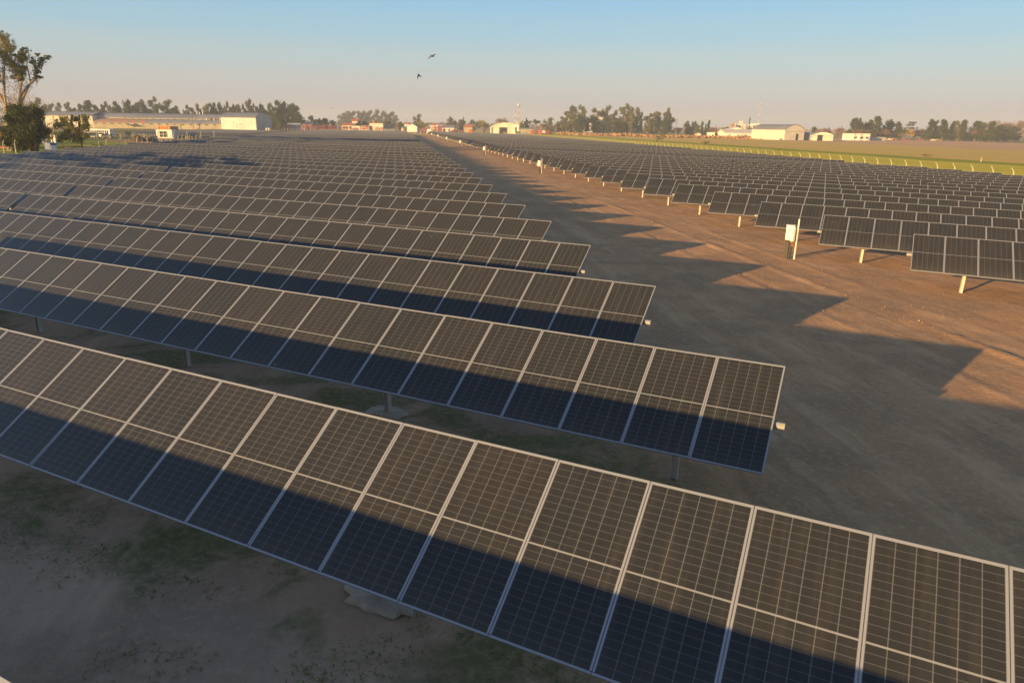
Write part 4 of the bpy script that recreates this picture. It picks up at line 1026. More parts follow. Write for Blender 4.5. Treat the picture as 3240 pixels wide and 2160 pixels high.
def car(loc, rz, L, W_, col, style, label, cat='car', group=None):
    r = thing('parked_car', loc, rz, label, cat, group); w = W_/2
    H1 = .62 if style != 'truck' else .95
    if style == 'hatch': body = [(-L/2, .35), (-L/2+.05, .85), (-L/2+.45, .98), (L*.22, .98), (L/2-.1, .82), (L/2, .6), (L/2, .32)]; cab = [(-L/2+.22, .96), (-L/2+.55, 1.48), (L*.06, 1.5), (L*.24, .96)]
    elif style == 'suv': body = [(-L/2, .4), (-L/2+.03, 1.0), (L*.24, 1.05), (L/2-.06, .95), (L/2, .65), (L/2, .4)]; cab = [(-L/2+.06, 1.02), (-L/2+.25, 1.72), (L*.10, 1.74), (L*.26, 1.03)]
    elif style == 'pickup': body = [(-L/2, .45), (-L/2, 1.0), (L*.26, 1.02), (L/2-.06, .95), (L/2, .65), (L/2, .42)]; cab = [(-L*.08, 1.0), (-L*.05, 1.68), (L*.14, 1.68), (L*.27, 1.0)]
    else: body = [(-L/2, .6), (-L/2, 1.25), (L*.2, 1.3), (L/2-.08, 1.25), (L/2, .9), (L/2, .55)]; cab = [(-L*.05, 1.28), (-L*.05, 2.3), (L*.22, 2.3), (L*.30, 1.28)]
    b = MB(); b.prism(body, -w, w); b.prism(cab, -w*.86, w*.86, 0); bo = b.build('body', paint(col), r)
    g_ = MB(); c = [Vector((x, 0, z)) for x, z in cab]; cen = sum(c, Vector())/4
    def insetquad(y):
        P = [cen+(q-cen)*.80 for q in c]; return [(q.x, y, q.z+.02) for q in P]
    g_.face(insetquad(-w*.86-.008)); g_.face(insetquad(w*.86+.008)[::-1]); g_.build('side_window', MAT['glassdark'], r)
    for i0, i1 in ((2, 3), (0, 1)):
        a, d = c[i0], c[i1]; n = Vector((d.z-a.z, 0, a.x-d.x)).normalized()*(.012)
        if i0 == 0: pass
        p0 = a.lerp(d, .1)+n; p1 = a.lerp(d, .9)+n; f = MB(); f.face(((p0.x, -w*.76, p0.z), (p0.x, w*.76, p0.z), (p1.x, w*.76, p1.z), (p1.x, -w*.76, p1.z))); f.build('windscreen', MAT['glassdark'], r)
    wr = .33 if style in ('hatch', 'suv', 'pickup') else .48
    for sx in (-1, 1):
        for sg in (-1, 1): wheel(r, sx*L*.31, sg*(w-.08), wr)
    for sg in (-1, 1):
        f = MB(); f.box((L/2+.005, sg*w*.68, .72 if style != 'truck' else 1.0), (.03, .32, .16)); f.build('headlight', MAT['white'], r)
        f = MB(); f.box((-L/2-.005, sg*w*.78, .8), (.03, .18, .22)); f.build('tail_light', MAT['red'], r)
    return r
gp = lambda px, D: place(px, D)+Vector((0, 0, .02))
car(gp(289, 250), RZ+pi+.1, 4.0, 1.7, (.05, .075, .085), 'suv', 'dark grey-green car nearest the forked tree')
car(gp(318, 254), RZ+pi-.05, 4.3, 1.7, (.70, .71, .72), 'suv', 'white car parked before the site office windows')
car(gp(338, 247), RZ+.15, 3.8, 1.65, (.06, .08, .10), 'hatch', 'dark car at the far end of the parked cars')
car(gp(406, 252), RZ-pi/2+.45, 4.4, 2.1, (.055, .07, .05), 'truck', 'dark green truck parked before the front panel row', 'truck')
car(gp(2481, 520), RZ+.05, 5.2, 1.8, (.05, .16, .30), 'pickup', 'blue pickup truck before the arched hangar', 'pickup')
car(gp(2493, 523), RZ+.1, 4.2, 1.7, (.10, .09, .085), 'hatch', 'small dark car behind the blue pickup')
car(gp(78, 150), RZ+.3, 3.8, 1.7, (.45, .07, .03), 'pickup', 'orange-red farm pickup under the dark bushy tree', 'pickup')
car(gp(118, 185), RZ+.2, 4.2, 1.7, (.06, .06, .07), 'hatch', 'dark car parked on the lawn behind the trees')
for i, (px, D, col, st, lb) in enumerate(((2818, 612, (.75, .66, .50), 'suv', 'cream van at the edge of the brown field'), (2832, 615, (.45, .10, .06), 'pickup', 'red and white pickup beside the cream van'), (2866, 620, (.38, .04, .05), 'hatch', 'red car past the golden willow'), (2918, 618, (.42, .07, .04), 'suv', 'red van beyond the brown field'),
        (2957, 612, (.75, .70, .55), 'hatch', 'cream car beyond the brown field'), (2978, 618, (.55, .33, .05), 'suv', 'yellow van beyond the brown field'), (3028, 620, (.50, .28, .06), 'pickup', 'orange truck by the dark leaning trees'))):
    car(gp(px, D), RZ+(.1 if i % 2 else pi), 4.6, 1.8, col, st, lb, 'car')

# dirt heaps
def mound(px, D, w, h, label):
    b = place(px, D); r = thing('dirt_mound', b, RZ, label, 'dirt mound'); rr = random.Random(int(px)); mb = MB(); n, k = 22, 6; rings = []
    for j in range(k+1):
        f = j/k; rings.append([Vector((w*.5*(1-f)*cos(2*pi*i/n)*(1+.25*mnoise.noise(Vector((i*.6, j, px)))), w*.32*(1-f)*sin(2*pi*i/n), h*(1-(1-f)**1.7)*(1+.25*mnoise.noise(Vector((i*.5, j*.7, px+3))))-.1)) for i in range(n)])
    for j in range(k):
        for i in range(n): q = (i+1) % n; mb.face((rings[j][i], rings[j][q], rings[j+1][q], rings[j+1][i]))
    mb.build('heap', MAT['heap'], r)
MAT['heap'] = mottled('dark_heaped_soil', (.10, .075, .055), (.07, .055, .045), 1.2, .95, .5)
mound(432, 215, 6.2, 1.9, 'larger dark soil heap behind the fence posts'); mound(478, 218, 4.6, 1.2, 'lower soil heap before the white cabin')

# sheds and hangars beyond the brown field
def cream_shed():
    D = 580; b = place(2293, D); m1 = mpx(D); w = (2428-2293)*m1; dp = 26.0; r = thing('long_shed', b, RZ-.05, 'long low cream shed with shallow roof', 'shed')
    m = MB(); m.prismx([(0, -.5), (dp, -.5), (dp, 4.0), (dp/2, 6.6), (0, 4.0)], 0, w); m.build('wall', BM['white'], r)
    q = MB(); q.prismx([(-.4, 4.0), (dp/2, 6.75), (dp+.4, 4.0), (dp+.4, 4.25), (dp/2, 7.0), (-.4, 4.25)], -.3, w+.3); q.build('roof', BM['cream'], r)
    e = MB(); e.prismx([(.1, -.5), (dp-.1, -.5), (dp-.1, 3.9), (dp/2, 6.5), (.1, 3.9)], w+.01, w+.15); e.build('end_wall', BM['dirty_shaded'], r)  # darker than the front wall: the end's shade is put into its colour
    for x in (.12, .32, .5, .68, .86): win(r, w*x, 2.6, .9, .7, 0, frame=False)
    b2 = place(2296, D+30); r2 = thing('gabled_shed', b2, RZ-.05, 'second cream shed with raised gable behind the long low shed', 'shed')
    w2 = 58*mpx(D+30); m = MB(); m.prism([(0, -.5), (0, 6.2), (w2*.35, 7.4), (w2*.6, 8.6), (w2, 6.2), (w2, -.5)], 0, 18); m.build('wall', BM['white'], r2)
    q = MB(); q.prism([(-.3, 6.2), (w2*.35, 7.5), (w2*.6, 8.75), (w2+.3, 6.2), (w2+.3, 6.4), (w2*.6, 9.0), (w2*.35, 7.75), (-.3, 6.4)], -.3, 18.3); q.build('roof', BM['cream'], r2)
cream_shed()
def arched_hangar(px0, px1, D, he, hr, dp, label, door, rz, side='cream', front='cream', roof='roof', dark=None):
    b = place(px0, D); w = (px1-px0)*mpx(D); r = thing('arched_hangar', b, RZ+rz, label, 'hangar')
    A = arch(w, he, hr); m = MB(); m.prism([(0, -.5)]+A+[(w, -.5)], 0, dp); m.build('wall', BM[front], r)
    q = MB(); o = arch(w+.5, he+.05, hr+.12); i_ = arch(w+.5, he+.25, hr+.36); q.prism([(x-.25, z) for x, z in o]+[(x-.25, z) for x, z in reversed(i_)], -.25, dp+.25); q.build('roof', BM[roof], r)
    n = 7
    for i in range(n):
        d = MB(); d.box((w*(i+.5)/n, -.06-.05*(i % 2), he*.42), (w/n-.06, .08, he*.84)); d.build('sliding_door', BM[front], r)
    t = MB(); t.box((w/2, -.1, he*.87), (w-.2, .16, .25)); t.build('door_rail', BM['dirty_shaded'], r)
    if dark:
        d = MB(); d.box((w*dark[0], -.19, dark[2]/2), (dark[1], .05, dark[2])); d.build('door_opening', MAT['dark'], r)
    return r
arched_hangar(2483, 2561, 518, 7.0, 10.6, 36, 'large cream arched hangar with a tall dark door gap', (0,), .36, dark=(.64, 2.0, 4.6))
arched_hangar(2573, 2634, 520, 4.0, 5.8, 20, 'small arched hangar with a wide dark doorway', (0,), -.22, dark=(.36, 3.6, 4.0))
block('lean_to', 'blue-grey lean-to between the two arched hangars', 2559, 2582, 530, 5.4, 12, 'blue', cat='shed', parapet=False)
r_ = block('white_house', 'white house with palm fronds before it at the field edge', 2689, 2755, 560, 5.2, 12, 'white', wins=((.3, 2.2, 2.2, 1.4), (.6, 2.2, 2.2, 1.4), (.85, 2.2, 1.6, 1.4)), cat='house')
tree('palm', 2708, 424, 14, 552, 'shorter palm before the white house wall', 'palms before the white house', 'palm_tree'); tree('palm', 2728, 425, 14, 551, 'second palm before the white house, nearer the trees', 'palms before the white house', 'palm_tree')
block('grey_outbuilding', 'low grey outbuilding past the white house', 2756, 2806, 575, 2.6, 8, 'grey', cat='shed', parapet=False)
block('apartment_block', 'cream block with a roof tower behind the sheds', 2326, 2357, 950, 14, 15, 'cream', wins=((.3, 10, 1.6, 1.4), (.7, 10, 1.6, 1.4), (.3, 6, 1.6, 1.4)))
block('roof_tower', 'small cream tower above the distant cream block', 2340, 2347, 960, 18, 6, 'cream', cat='tower')
block('apartment_block', 'low pink-cream block with a water tank far off', 2301, 2325, 960, 10.5, 12, 'dirty_shaded', wins=((.5, 7, 2, 1.4),))
block('water_tank_tower', 'orange brick tank tower beside the distant cream block', 2314, 2322, 940, 14, 5, 'brown', cat='tower')
block('apartment_block', 'pale long block rising behind the arched hangar roof', 2374, 2402, 900, 14.5, 12, 'white', wins=((.3, 11, 2, 1.5), (.7, 11, 2, 1.5)))
block('white_hut', 'white hut with grey door at the end of the weeds', 2243, 2262, 600, 4.2, 6, 'white', cat='hut', door=(.7, 1.6, 2.4))
gable('brick_house', 'low orange brick house beside the white hut', 2263, 2291, 605, 3.6, 4.8, 8, 'brown', 'tile', 'x')
gable('small_house', 'tiny cream house in the weeds before the town', 2203, 2219, 610, 2.6, 3.8, 6, 'cream', 'tile', 'y')

# the barn with the black doorway and its neighbours
def barn():
    D = 640; b = place(1552, D); w = (1625-1552)*mpx(D); r = thing('ribbed_barn', b, RZ+.04, 'ribbed white arched barn with a big black doorway', 'barn'); dp = 30
    A = [(0, 6.0), (3.5, 7.6), (8, 8.9), (w*.58, 9.6), (w*.85, 9.2), (w, 8.6)]
    m = MB(); m.prism([(0, -.5)]+A+[(w, -.5)], 0, dp); m.build('wall', BM['rib'], r)
    q = MB(); q.prism([(x, z+.02) for x, z in A]+[(x, z+.35) for x, z in reversed(A)], -.3, dp); q.build('roof', BM['cream'], r)
    d = MB(); d.box((w*.55, -.04, 2.8), (6.9, .08, 5.6)); d.build('doorway', MAT['dark'], r)
    s = MB(); s.box((w*.08, -.05, 3), (1.2, .1, 5.5)); s.build('side_panel', BM['blue'], r)
    r2 = block('white_annexe', 'white annexe with one dark window at the barn end', 1625, 1641, 636, 8.5, 10, 'white', wins=((.45, 4.0, 1.4, 3.6),), cat='annexe')
barn()
gable('low_shed', 'low cream shed behind the red disc machines', 1640, 1692, 700, 4.2, 5.2, 8, 'dirty_shaded', 'roof', 'x', cat='shed')
block('apartment_block', 'pale cream block behind the towers', 1630, 1646, 900, 12, 10, 'cream', wins=((.5, 9, 2, 1.5),))
block('apartment_block', 'white flats seen through the dark grove', 1842, 1868, 1000, 18, 10, 'white', wins=((.3, 14, 2, 1.6), (.7, 14, 2, 1.6), (.5, 9, 2, 1.6)))
block('apartment_block', 'taller cream flats seen through the dark grove', 1870, 1902, 1000, 22, 10, 'cream', wins=((.3, 17, 2, 1.6), (.7, 17, 2, 1.6), (.5, 11, 2, 1.6)))
gable('small_house', 'small white hut under the dark grove', 1945, 1957, 700, 3.2, 4.4, 6, 'white', 'tile', 'y')
block('workshop', 'blue-grey wall glimpsed under the dark grove', 1980, 2018, 760, 5, 8, 'blue', cat='shed', parapet=False)
block('workshop', 'grey-blue low building under the dark grove', 1885, 1912, 760, 5, 8, 'blue', cat='shed', parapet=False)
gable('small_house', 'cream house behind the umbrella pine', 1712, 1726, 800, 6, 8, 8, 'cream', 'tile', 'x')

# the town and the red machinery yard at the far end of the rows
gable('arched_tent', 'pale grey low-pitched shed roof behind red machines', 908, 948, 600, 4.0, 5.6, 12, 'grey', 'grey', 'x', cat='shed')
gable('small_house', 'small cream house with grey roof past the dark clump', 956, 968, 640, 5.0, 6.2, 8, 'cream', 'roof', 'x')
gable('small_house', 'cream house with a chimney past the dark clump', 969, 985, 645, 5.6, 7.0, 8, 'cream', 'roof', 'x', chimney=True)
gable('small_house', 'low grey-roofed house before the paired dark trees', 985, 1008, 650, 3.6, 5.2, 8, 'dirty_shaded', 'tile', 'x')
gable('white_house', 'cream house with dark shop windows and brown roof', 1082, 1117, 640, 4.4, 6.4, 9, 'cream', 'tile', 'x', wins=((.2, 2.6, 2.0, 1.8), (.5, 2.6, 2.0, 1.8), (.8, 2.6, 2.0, 2.4)))
gable('white_house', 'cream house with bright red roof among the trees', 1113, 1135, 700, 8.2, 10.2, 9, 'cream', 'red_tile', 'x') if False else None
BM['redroof'] = mottled('bright_red_roof', (.48, .08, .06), (.40, .07, .05), .4, .7)
gable('red_roofed_house', 'cream house with bright red roof among the trees', 1115, 1134, 700, 8.4, 10.4, 9, 'cream', 'redroof', 'x')
block('long_store', 'long low cream building behind the red machines', 1115, 1170, 630, 4.2, 10, 'cream', wins=((.7, 2, 1.5, 1.2),))
block('long_store', 'taller plain cream building beside the black panelled shed', 1171, 1213, 632, 6.6, 12, 'cream')
block('chimney_block', 'small orange chimney block on the cream store', 1180, 1187, 645, 9.0, 2.5, 'brown', cat='chimney')
gable('black_shed', 'black panelled open shed on posts', 1215, 1249, 625, 3.2, 6.6, 6, 'green', 'blackroof', 'x', cat='shed') if False else None
def black_shed():
    D = 625; b = place(1215, D); w = 34*mpx(D); r = thing('black_panel_rack', b, RZ, 'black tilted panel roof on thin posts before the willow', 'panel rack')
    m = MB(); m.box((0, 0, 0), (w, .25, 4.6), 0, Matrix.Translation((w/2, 1.2, 4.5)) @ Matrix.Rotation(-.45, 4, 'X')); m.build('panel', MAT['glassdark'], r)
    for i in range(6): q = MB(); q.box((w*(.05+.18*i), .9, 1.6), (.18, .18, 4.0)); q.build('post', BM['white'], r)
black_shed()
gable('pink_house', 'pale pink gabled house beside the bright willow', 1288, 1320, 620, 4.5, 6.6, 10, 'white', 'roof', 'y', cat='house')
gable('small_house', 'white-roofed house behind the pink gabled house', 1278, 1296, 760, 6.5, 8.0, 8, 'white', 'tile', 'x')
gable('small_house', 'low cream house left of the pink gabled house', 1270, 1288, 640, 3.0, 4.2, 8, 'cream', 'roof', 'x')
gable('grey_shed', 'grey low-pitched shed with bright open bays', 1398, 1437, 640, 4.0, 6.0, 12, 'cream', 'roof', 'x', wins=((.2, 1.8, 2.0, 2.6), (.6, 1.8, 1.2, 2.6)), cat='shed')
gable('small_house', 'pinkish house behind the bare reddish trees', 1362, 1376, 720, 6.0, 7.6, 8, 'cream', 'tile', 'x')
gable('small_house', 'peach house wall behind the red round machine', 1467, 1495, 700, 5.0, 7.2, 8, 'dirty_shaded', 'tile', 'x', chimney=True)
gable('small_house', 'cream house far off between willow and cypress', 1364, 1385, 800, 6.5, 8.0, 8, 'white', 'tile', 'x')

# red farm machines
def machine(px, D, w, h, label, style, group='red farm machines'):
    b = place(px, D); r = thing('farm_machine', b, RZ+rt.uniform(-.3, .3), label, 'farm machine', group); rr = random.Random(int(px*7)); f = MB()
    if style == 'frame':
        for z in (h*.45, h*.8): f.box((0, 0, z), (w, .25, .25)); f.box((0, 1.6, z*.9), (w*.9, .25, .25))
        n = max(3, int(w/1.1))
        for i in range(n): x = -w/2+w*(i+.5)/n; f.box((x, .3, h*.42), (.28, .5, h*.84)); f.box((x+.2, .9, h*.6), (.18, 1.5, .18))
        f.box((w*.1, .6, h*.92), (w*.5, .8, .35))
    elif style == 'disc':
        for i in range(5):
            a = i*2*pi/5; f.tube((w*.22*cos(a), -.2, h*.5+w*.22*sin(a)), (w*.22*cos(a), .2, h*.5+w*.22*sin(a)), w*.24, w*.24, 10)
        f.tube((0, -.5, h*.5), (0, .5, h*.5), w*.2, w*.2, 10); f.box((0, .8, h*.4), (w*.9, .2, .3))
    else:
        f.prism([(-w/2, h*.35), (-w*.42, h*.75), (w*.3, h*.95), (w/2, h*.6), (w*.42, h*.3)], -.8, .8); f.box((-w*.1, 0, h*.95), (w*.25, .9, h*.2))
    f.build('frame', MAT['red'], r)
    for sg in (-1, 1):
        t = MB(); t.tube((sg*w*.3, -.9, .45), (sg*w*.3, -.6, .45), .45, .45, 12); t.build('wheel', MAT['rubber'], r)
    return r
SP = [(897, 5, 3.4), (912, 5, 3.0), (925, 5, 2.8), (962, 4.6, 3.0), (978, 5, 3.0), (998, 4, 2.4), (1022, 4, 2.8), (1032, 3.6, 2.8), (1047, 3.6, 2.6), (1058, 4, 2.6), (1090, 5, 2.4), (1122, 6, 1.8), (1152, 6, 3.0), (1168, 5, 2.8), (1193, 4, 2.2), (1206, 3.6, 2.2), (1280, 3, 1.8), (1342, 4, 2.6), (1373, 4.6, 3.2), (1384, 4, 3.2), (1398, 5, 3.4)]
for i, (px, w, h) in enumerate(SP):
    machine(px, 568+rt.uniform(-8, 8), w*1.15, h*1.75, '%s red farm implement along the far yard, counted from the hangar end' % ordinal(i+1), 'frame')
machine(1437, 590, 6.5, 2.8, 'long red rounded machine past the grey shed', 'hood'); machine(1461, 592, 4.6, 2.4, 'orange-red machine beside the long red one', 'frame'); machine(1491, 588, 3.6, 3.6, 'red machine before the peach house', 'hood')
machine(1686, 600, 4.6, 4.6, 'red disc machine nearest the barn', 'disc'); machine(1708, 600, 4.6, 4.4, 'middle red disc machine past the barn', 'disc'); machine(1734, 602, 4.2, 4.2, 'red disc machine nearest the dark grove', 'disc')
def trailer(px, D, w, h, m, label):
    b = place(px, D); r = thing('farm_trailer', b, RZ, label, 'trailer'); q = MB(); q.box((0, 0, h*.62), (w, 2.0, h*.75)); q.build('body', m, r)
    for sx in (-1, 1): t = MB(); t.tube((sx*w*.28, -1.1, .4), (sx*w*.28, -.8, .4), .4, .4, 12); t.build('wheel', MAT['rubber'], r)
trailer(1359, 585, 3.8, 2.8, BM['cwhite'], 'white boxy trailer among the red machines'); trailer(1639, 610, 4.5, 2.6, BM['green'], 'olive green hopper beside the white annexe'); trailer(1662, 606, 5.0, 1.8, BM['blue'], 'blue implement between barn and disc machines'); trailer(1767, 640, 4, 1.8, mat('ochre_paint', (.40, .27, .05), .6), 'yellow machine before the dark grove'); trailer(1483, 575, 3.2, 1.3, mat('ochre_paint_two', (.42, .25, .06), .6), 'yellow machine in front of the red hooded one')
# yard posts in front of the machines
ps = [place(x, 560) for x in range(866, 1010, 9)]
fence('yard_fence', ps, 1, 'pale post fence before the red machines at the hangar end', wires=(1.0,), h=2.0, bent=False, w=.2)
ps = [place(x, 556) for x in range(1012, 1250, 8)]
fence('yard_fence', ps, 1, 'pale post fence before the red machines in the middle of the yard', wires=(1.0,), h=2.0, bent=False, w=.2)
ps = [place(x, 468) for x in (1294, 1312, 1331, 1350)]
fence('lane_end_fence', ps, 1, 'four pale posts closing the far end of the lane', wires=(.6, 1.2), h=2.2, bent=False, w=.2)
sheet('lane_end_grass', ([(-30, y) for y in (372, 380, 388, 396)], [(12, y) for y in (372, 380, 388, 396)]), MAT['verge'], .012)
for i, (px, D, top, lb) in enumerate(((3017, 225, 494, 'taller stake in the stubble, nearer the shrub'), (3123, 175, 499, 'taller stake in the stubble, nearer the picture edge'), (3031, 222, 496.5, 'short stake beside the taller one in the stubble'))):
    b = place(px, D); h = p3(px, top, D).z-b.z; m = MB(); m.box((0, 0, h/2-.1), (.14, .14, h+.2)); o = m.build('wooden_stake', MAT['fpost']); o.location = b; tag(o, lb, 'stake')
# towers, mast and poles
MAT['tred'] = mat('hazed_tower_red', (.38, .20, .18), .7)  # red paled in the paint to stand for distance haze
MAT['twhite'] = mat('tower_white', (.56, .54, .52), .6)
def lattice(px, D, top, wb, wt, label, ball=False, bands=7):
    b = place(px, D); h = p3(px, top, D).z-b.z; r = thing('lattice_tower', b, .4, label, 'tower', None)
    for k in range(bands):
        m = MB(); z0 = h*k/bands; z1 = h*(k+1)/bands-.02; n = 3
        def c(i, z): w = wb+(wt-wb)*z/h; a = i*pi/2+pi/4; return Vector((w*cos(a), w*sin(a), z))
        for i in range(4): m.tube(c(i, z0), c(i, z1), .15, None, 4)
        for j in range(n):
            za = z0+(z1-z0)*j/n; zb = z0+(z1-z0)*(j+1)/n
            for i in range(4): m.tube(c(i, za), c(i+1, zb), .07, None, 3, 0, False); m.tube(c(i+1, za), c(i, zb), .07, None, 3, 0, False); m.tube(c(i, zb), c(i+1, zb), .07, None, 3, 0, False)
        m.build('lattice_section', MAT['tred'] if k % 2 == 0 else MAT['twhite'], r)
    if ball:
        m = MB(); n = 8
        R = 1.7
        for j in range(n):
            for i in range(12):
                P = [Vector((R*sin(pi*a/n)*cos(2*pi*bb/12), R*sin(pi*a/n)*sin(2*pi*bb/12), h+R*.8+R*cos(pi*a/n))) for a, bb in ((j, i), (j+1, i), (j+1, i+1), (j, i+1))]; m.face(P)
        m.build('antenna_drum', MAT['twhite'], r, True)
    return r
lattice(1640, 900, 336, 1.6, .8, 'taller red and white lattice tower with a white drum on top', True, 9)
lattice(1630, 880, 350, 1.5, .8, 'shorter red and white lattice tower beside the taller one', False, 7)
def mast():
    D = 1050; b = place(2396.5, D); h = p3(2404, 310, D).z-b.z; r = thing('radio_mast', b, 0, 'slender red and white radio mast behind the arched hangar', 'mast'); n = 12
    for k in range(n):
        m = MB(); m.tube((0, 0, h*k/n), (0, 0, h*(k+1)/n), .34, .34, 4); m.build('mast_section', MAT['tred'] if k % 2 else MAT['twhite'], r)
    m = MB()
    for i in range(3):
        a = i*2.094
        for f in (.5, .95): m.tube((0, 0, h*f), (cos(a)*22, sin(a)*22, 0), .02, None, 3, 0, False)
    m.build('guy_wires', MAT['wire'], r)
mast()
MAT['wood'] = mottled('weathered_pole_wood', (.20, .15, .11), (.14, .11, .08), 2.0, .9)
def pole(px, top, D, label, arms=1):
    b = place(px, D); h = p3(px, top, D).z-b.z; r = thing('utility_pole', b, RZ+.3, label, 'utility pole', 'utility poles'); m = MB(); m.tube((0, 0, -.3), (0, 0, h), .26, .18, 7); m.build('pole', MAT['wood'], r)
    for i in range(arms): q = MB(); q.box((0, -.2, h-.6-1.3*i), (2.4, .15, .18)); q.build('crossarm', MAT['wood'], r)
for px, top, D, lb, n in ((2138, 374, 690, 'leaning wooden utility pole past the dark grove', 3), (1261, 377, 640, 'tall pale pole beside the bright willow', 1), (1081, 362, 640, 'pole just past the tall palm', 1), (1045, 380, 650, 'pole between the dark pair and the palm', 1), (1445, 392, 640, 'pole rising behind the red rounded machine', 1), (966, 372, 650, 'pole above the small cream house', 1),
        (1288, 376, 760, 'thin pole behind the white-roofed house', 1), (2660, 398, 640, 'thin pole by the yellow-green hedge', 1), (2265, 395, 700, 'thin pole in the bare trees before cream block', 1), (2816, 412, 640, 'thin pole before the bare trees past white house', 1), (574, 395, 540, 'dark pole in front of the warehouse wall', 1), (614, 356, 545, 'tall dark pole in front of the warehouse roof', 0)):
    pole(px, top, D, lb, n)

# ------------------------------------------------------------------ people
SKIN = mat('skin', (.42, .25, .17), .6)
def person(px, D, rz, top, legs, hair, label, bend=0.0, sc=1.0):
    b = place(px, D)+Vector((0, 0, .02)); r = thing('person', b, rz, label, 'person')
    J = [(0, 0, .98), (0, 0, 1.12), (0, .01, 1.36), (0, 0, 1.50), (0, .01, 1.56), (0, .02, 1.66), (0, 0, 1.76)]
    R = [(.15, .11), (.135, .10), (.17, .11), (.06, .06), (.07, .08), (.082, .10), (.05, .06)]
    V = [Vector(j) for j in J]; E = [(i, i+1) for i in range(6)]; rad = list(R)
    def chain(start, pts, rs):
        p = start
        for q, rr_ in zip(pts, rs): V.append(Vector(q)); rad.append((rr_, rr_)); E.append((p, len(V)-1)); p = len(V)-1
    for sg in (-1, 1):
        chain(0, [(sg*.10, 0, .90), (sg*.11, sg*.06+.02, .50), (sg*.11, sg*.14-.03, .09), (sg*.115, sg*.14+.10, .04)], [.095, .068, .048, .035])
        chain(2, [(sg*.20, 0, 1.40), (sg*.25, -.02, 1.12), (sg*.26, .10, .90), (sg*.265, .14, .81)], [.058, .046, .036, .03])
    me = bpy.data.meshes.new('body'); me.from_pydata(V, E, []); o = link('body', me, r)
    md = o.modifiers.new('skin', 'SKIN'); md.use_smooth_shade = True; o.modifiers.new('sub', 'SUBSURF').levels = 1
    for i, q in enumerate(rad): me.skin_vertices[0].data[i].radius = q
    me.skin_vertices[0].data[0].use_root = True
    me.materials.append(SKIN)
    # clothes and hair as their own shells over the body
    c = MB(); ring = [(1.52, .09, .08), (1.42, .235, .135), (1.25, .205, .14), (1.08, .185, .14), (.93, .19, .15)]; n = 12
    for j in range(len(ring)-1):
        for i in range(n):
            P = [(ring[a][1]*cos(2*pi*q/n), ring[a][2]*sin(2*pi*q/n), ring[a][0]) for a, q in ((j, i), (j, i+1), (j+1, i+1), (j+1, i))]; c.face(P)
    for sg in (-1, 1): c.path([(sg*.19, 0, 1.42), (sg*.25, -.02, 1.12), (sg*.26, .09, .93)], [.075, .064, .052], 8)
    c.build('jacket', top, r, True)
    t = MB()
    for sg in (-1, 1): t.path([(sg*.085, 0, .98), (sg*.11, sg*.06+.02, .50), (sg*.11, sg*.14-.03, .09)], [.125, .088, .07], 8)
    t.build('trousers', legs, r, True)
    h = MB(); h.path([(0, -.01, 1.66), (0, -.01, 1.78), (0, -.01, 1.83)], [.112, .108, .05], 10); h.build('hair', hair, r, True)
    return r
CL = {'red': mat('dark_red_cloth', (.16, .04, .035), .9), 'navy': mat('navy_cloth', (.02, .025, .05), .9), 'hv': mat('orange_vest', (.60, .20, .05), .8), 'hvy': mat('yellow_vest', (.60, .45, .10), .8), 'hair': mat('black_hair', (.015, .012, .01), .8), 'helmet': mat('white_helmet', (.8, .78, .7), .4), 'grey': mat('grey_trousers', (.10, .10, .11), .9)}
person(351, 248, .5, CL['red'], CL['navy'], CL['hair'], 'person in dark red standing at the end of the site office')
person(370, 246, 2.0, CL['navy'], CL['navy'], CL['hair'], 'person in dark clothes standing between site office and truck')
person(693.5, 276, .4, CL['hv'], CL['grey'], CL['helmet'], 'worker in orange vest and pale helmet, nearer the white cabin')
person(699.5, 276, 1.2, CL['hvy'], CL['grey'], CL['helmet'], 'worker in yellow-orange vest beside the orange-vested one')

# ------------------------------------------------------------------ birds
BIRD = mat('dark_feathers', (.045, .036, .034), .7)
def bird(pts, D, label, sc=1.0):
    """pts: photo pixels of head, body, tail, and both wing elbows and tips (px,py,dz)"""
    P = {k: p3(px, py, D)+FH*dz for k, (px, py, dz) in pts.items()}; b = P['body'].copy()
    r = MB(); q = {k: v-b for k, v in P.items()}
    ax = (q['head']-q['tail']); L = ax.length; u = L/ .26 if L else 1
    R = .044*u
    seq = [q['head'], q['head'].lerp(q['body'], .35), q['head'].lerp(q['body'], .7), q['body'], q['body'].lerp(q['tail'], .5), q['tail']]
    r.path(seq, [R*.25, R*.72, R*1.0, R*.95, R*.55, R*.28], 10)
    for a in (-1, 1):                                              # forked tail feathers
        side = ax.cross(FH).normalized(); t = q['tail']; e = t-ax.normalized()*L*.12+side*a*L*.10
        r.tube(t, e, R*.22, R*.04, 4)
    for s_ in ('a', 'b'):
        el, tp = q['el'+s_], q['tp'+s_]; root = q['body'].lerp(q['head'], .25)
        ch = ax.normalized()
        def sect(p, c, th): return [p+ch*c*.45, p+FH*th, p-ch*c*.55, p-FH*th]
        S_ = [sect(root, L*.44, R*.4), sect(root.lerp(el, .6), L*.38, R*.28), sect(el, L*.33, R*.22), sect(el.lerp(tp, .55), L*.22, R*.14), sect(tp, L*.02, R*.03)]
        for i in range(4):
            for j in range(4): k = (j+1) % 4; r.face((S_[i][j], S_[i][k], S_[i+1][k], S_[i+1][j]))
    o = r.build('bird', BIRD, None, True); o.location = b; tag(o, label, 'bird', None); return o
bz = lambda x, y: (1250+x/9.8, 120+y/9.8)
def bp(d): return {k: (*bz(v[0], v[1]), v[2]) for k, v in d.items()}
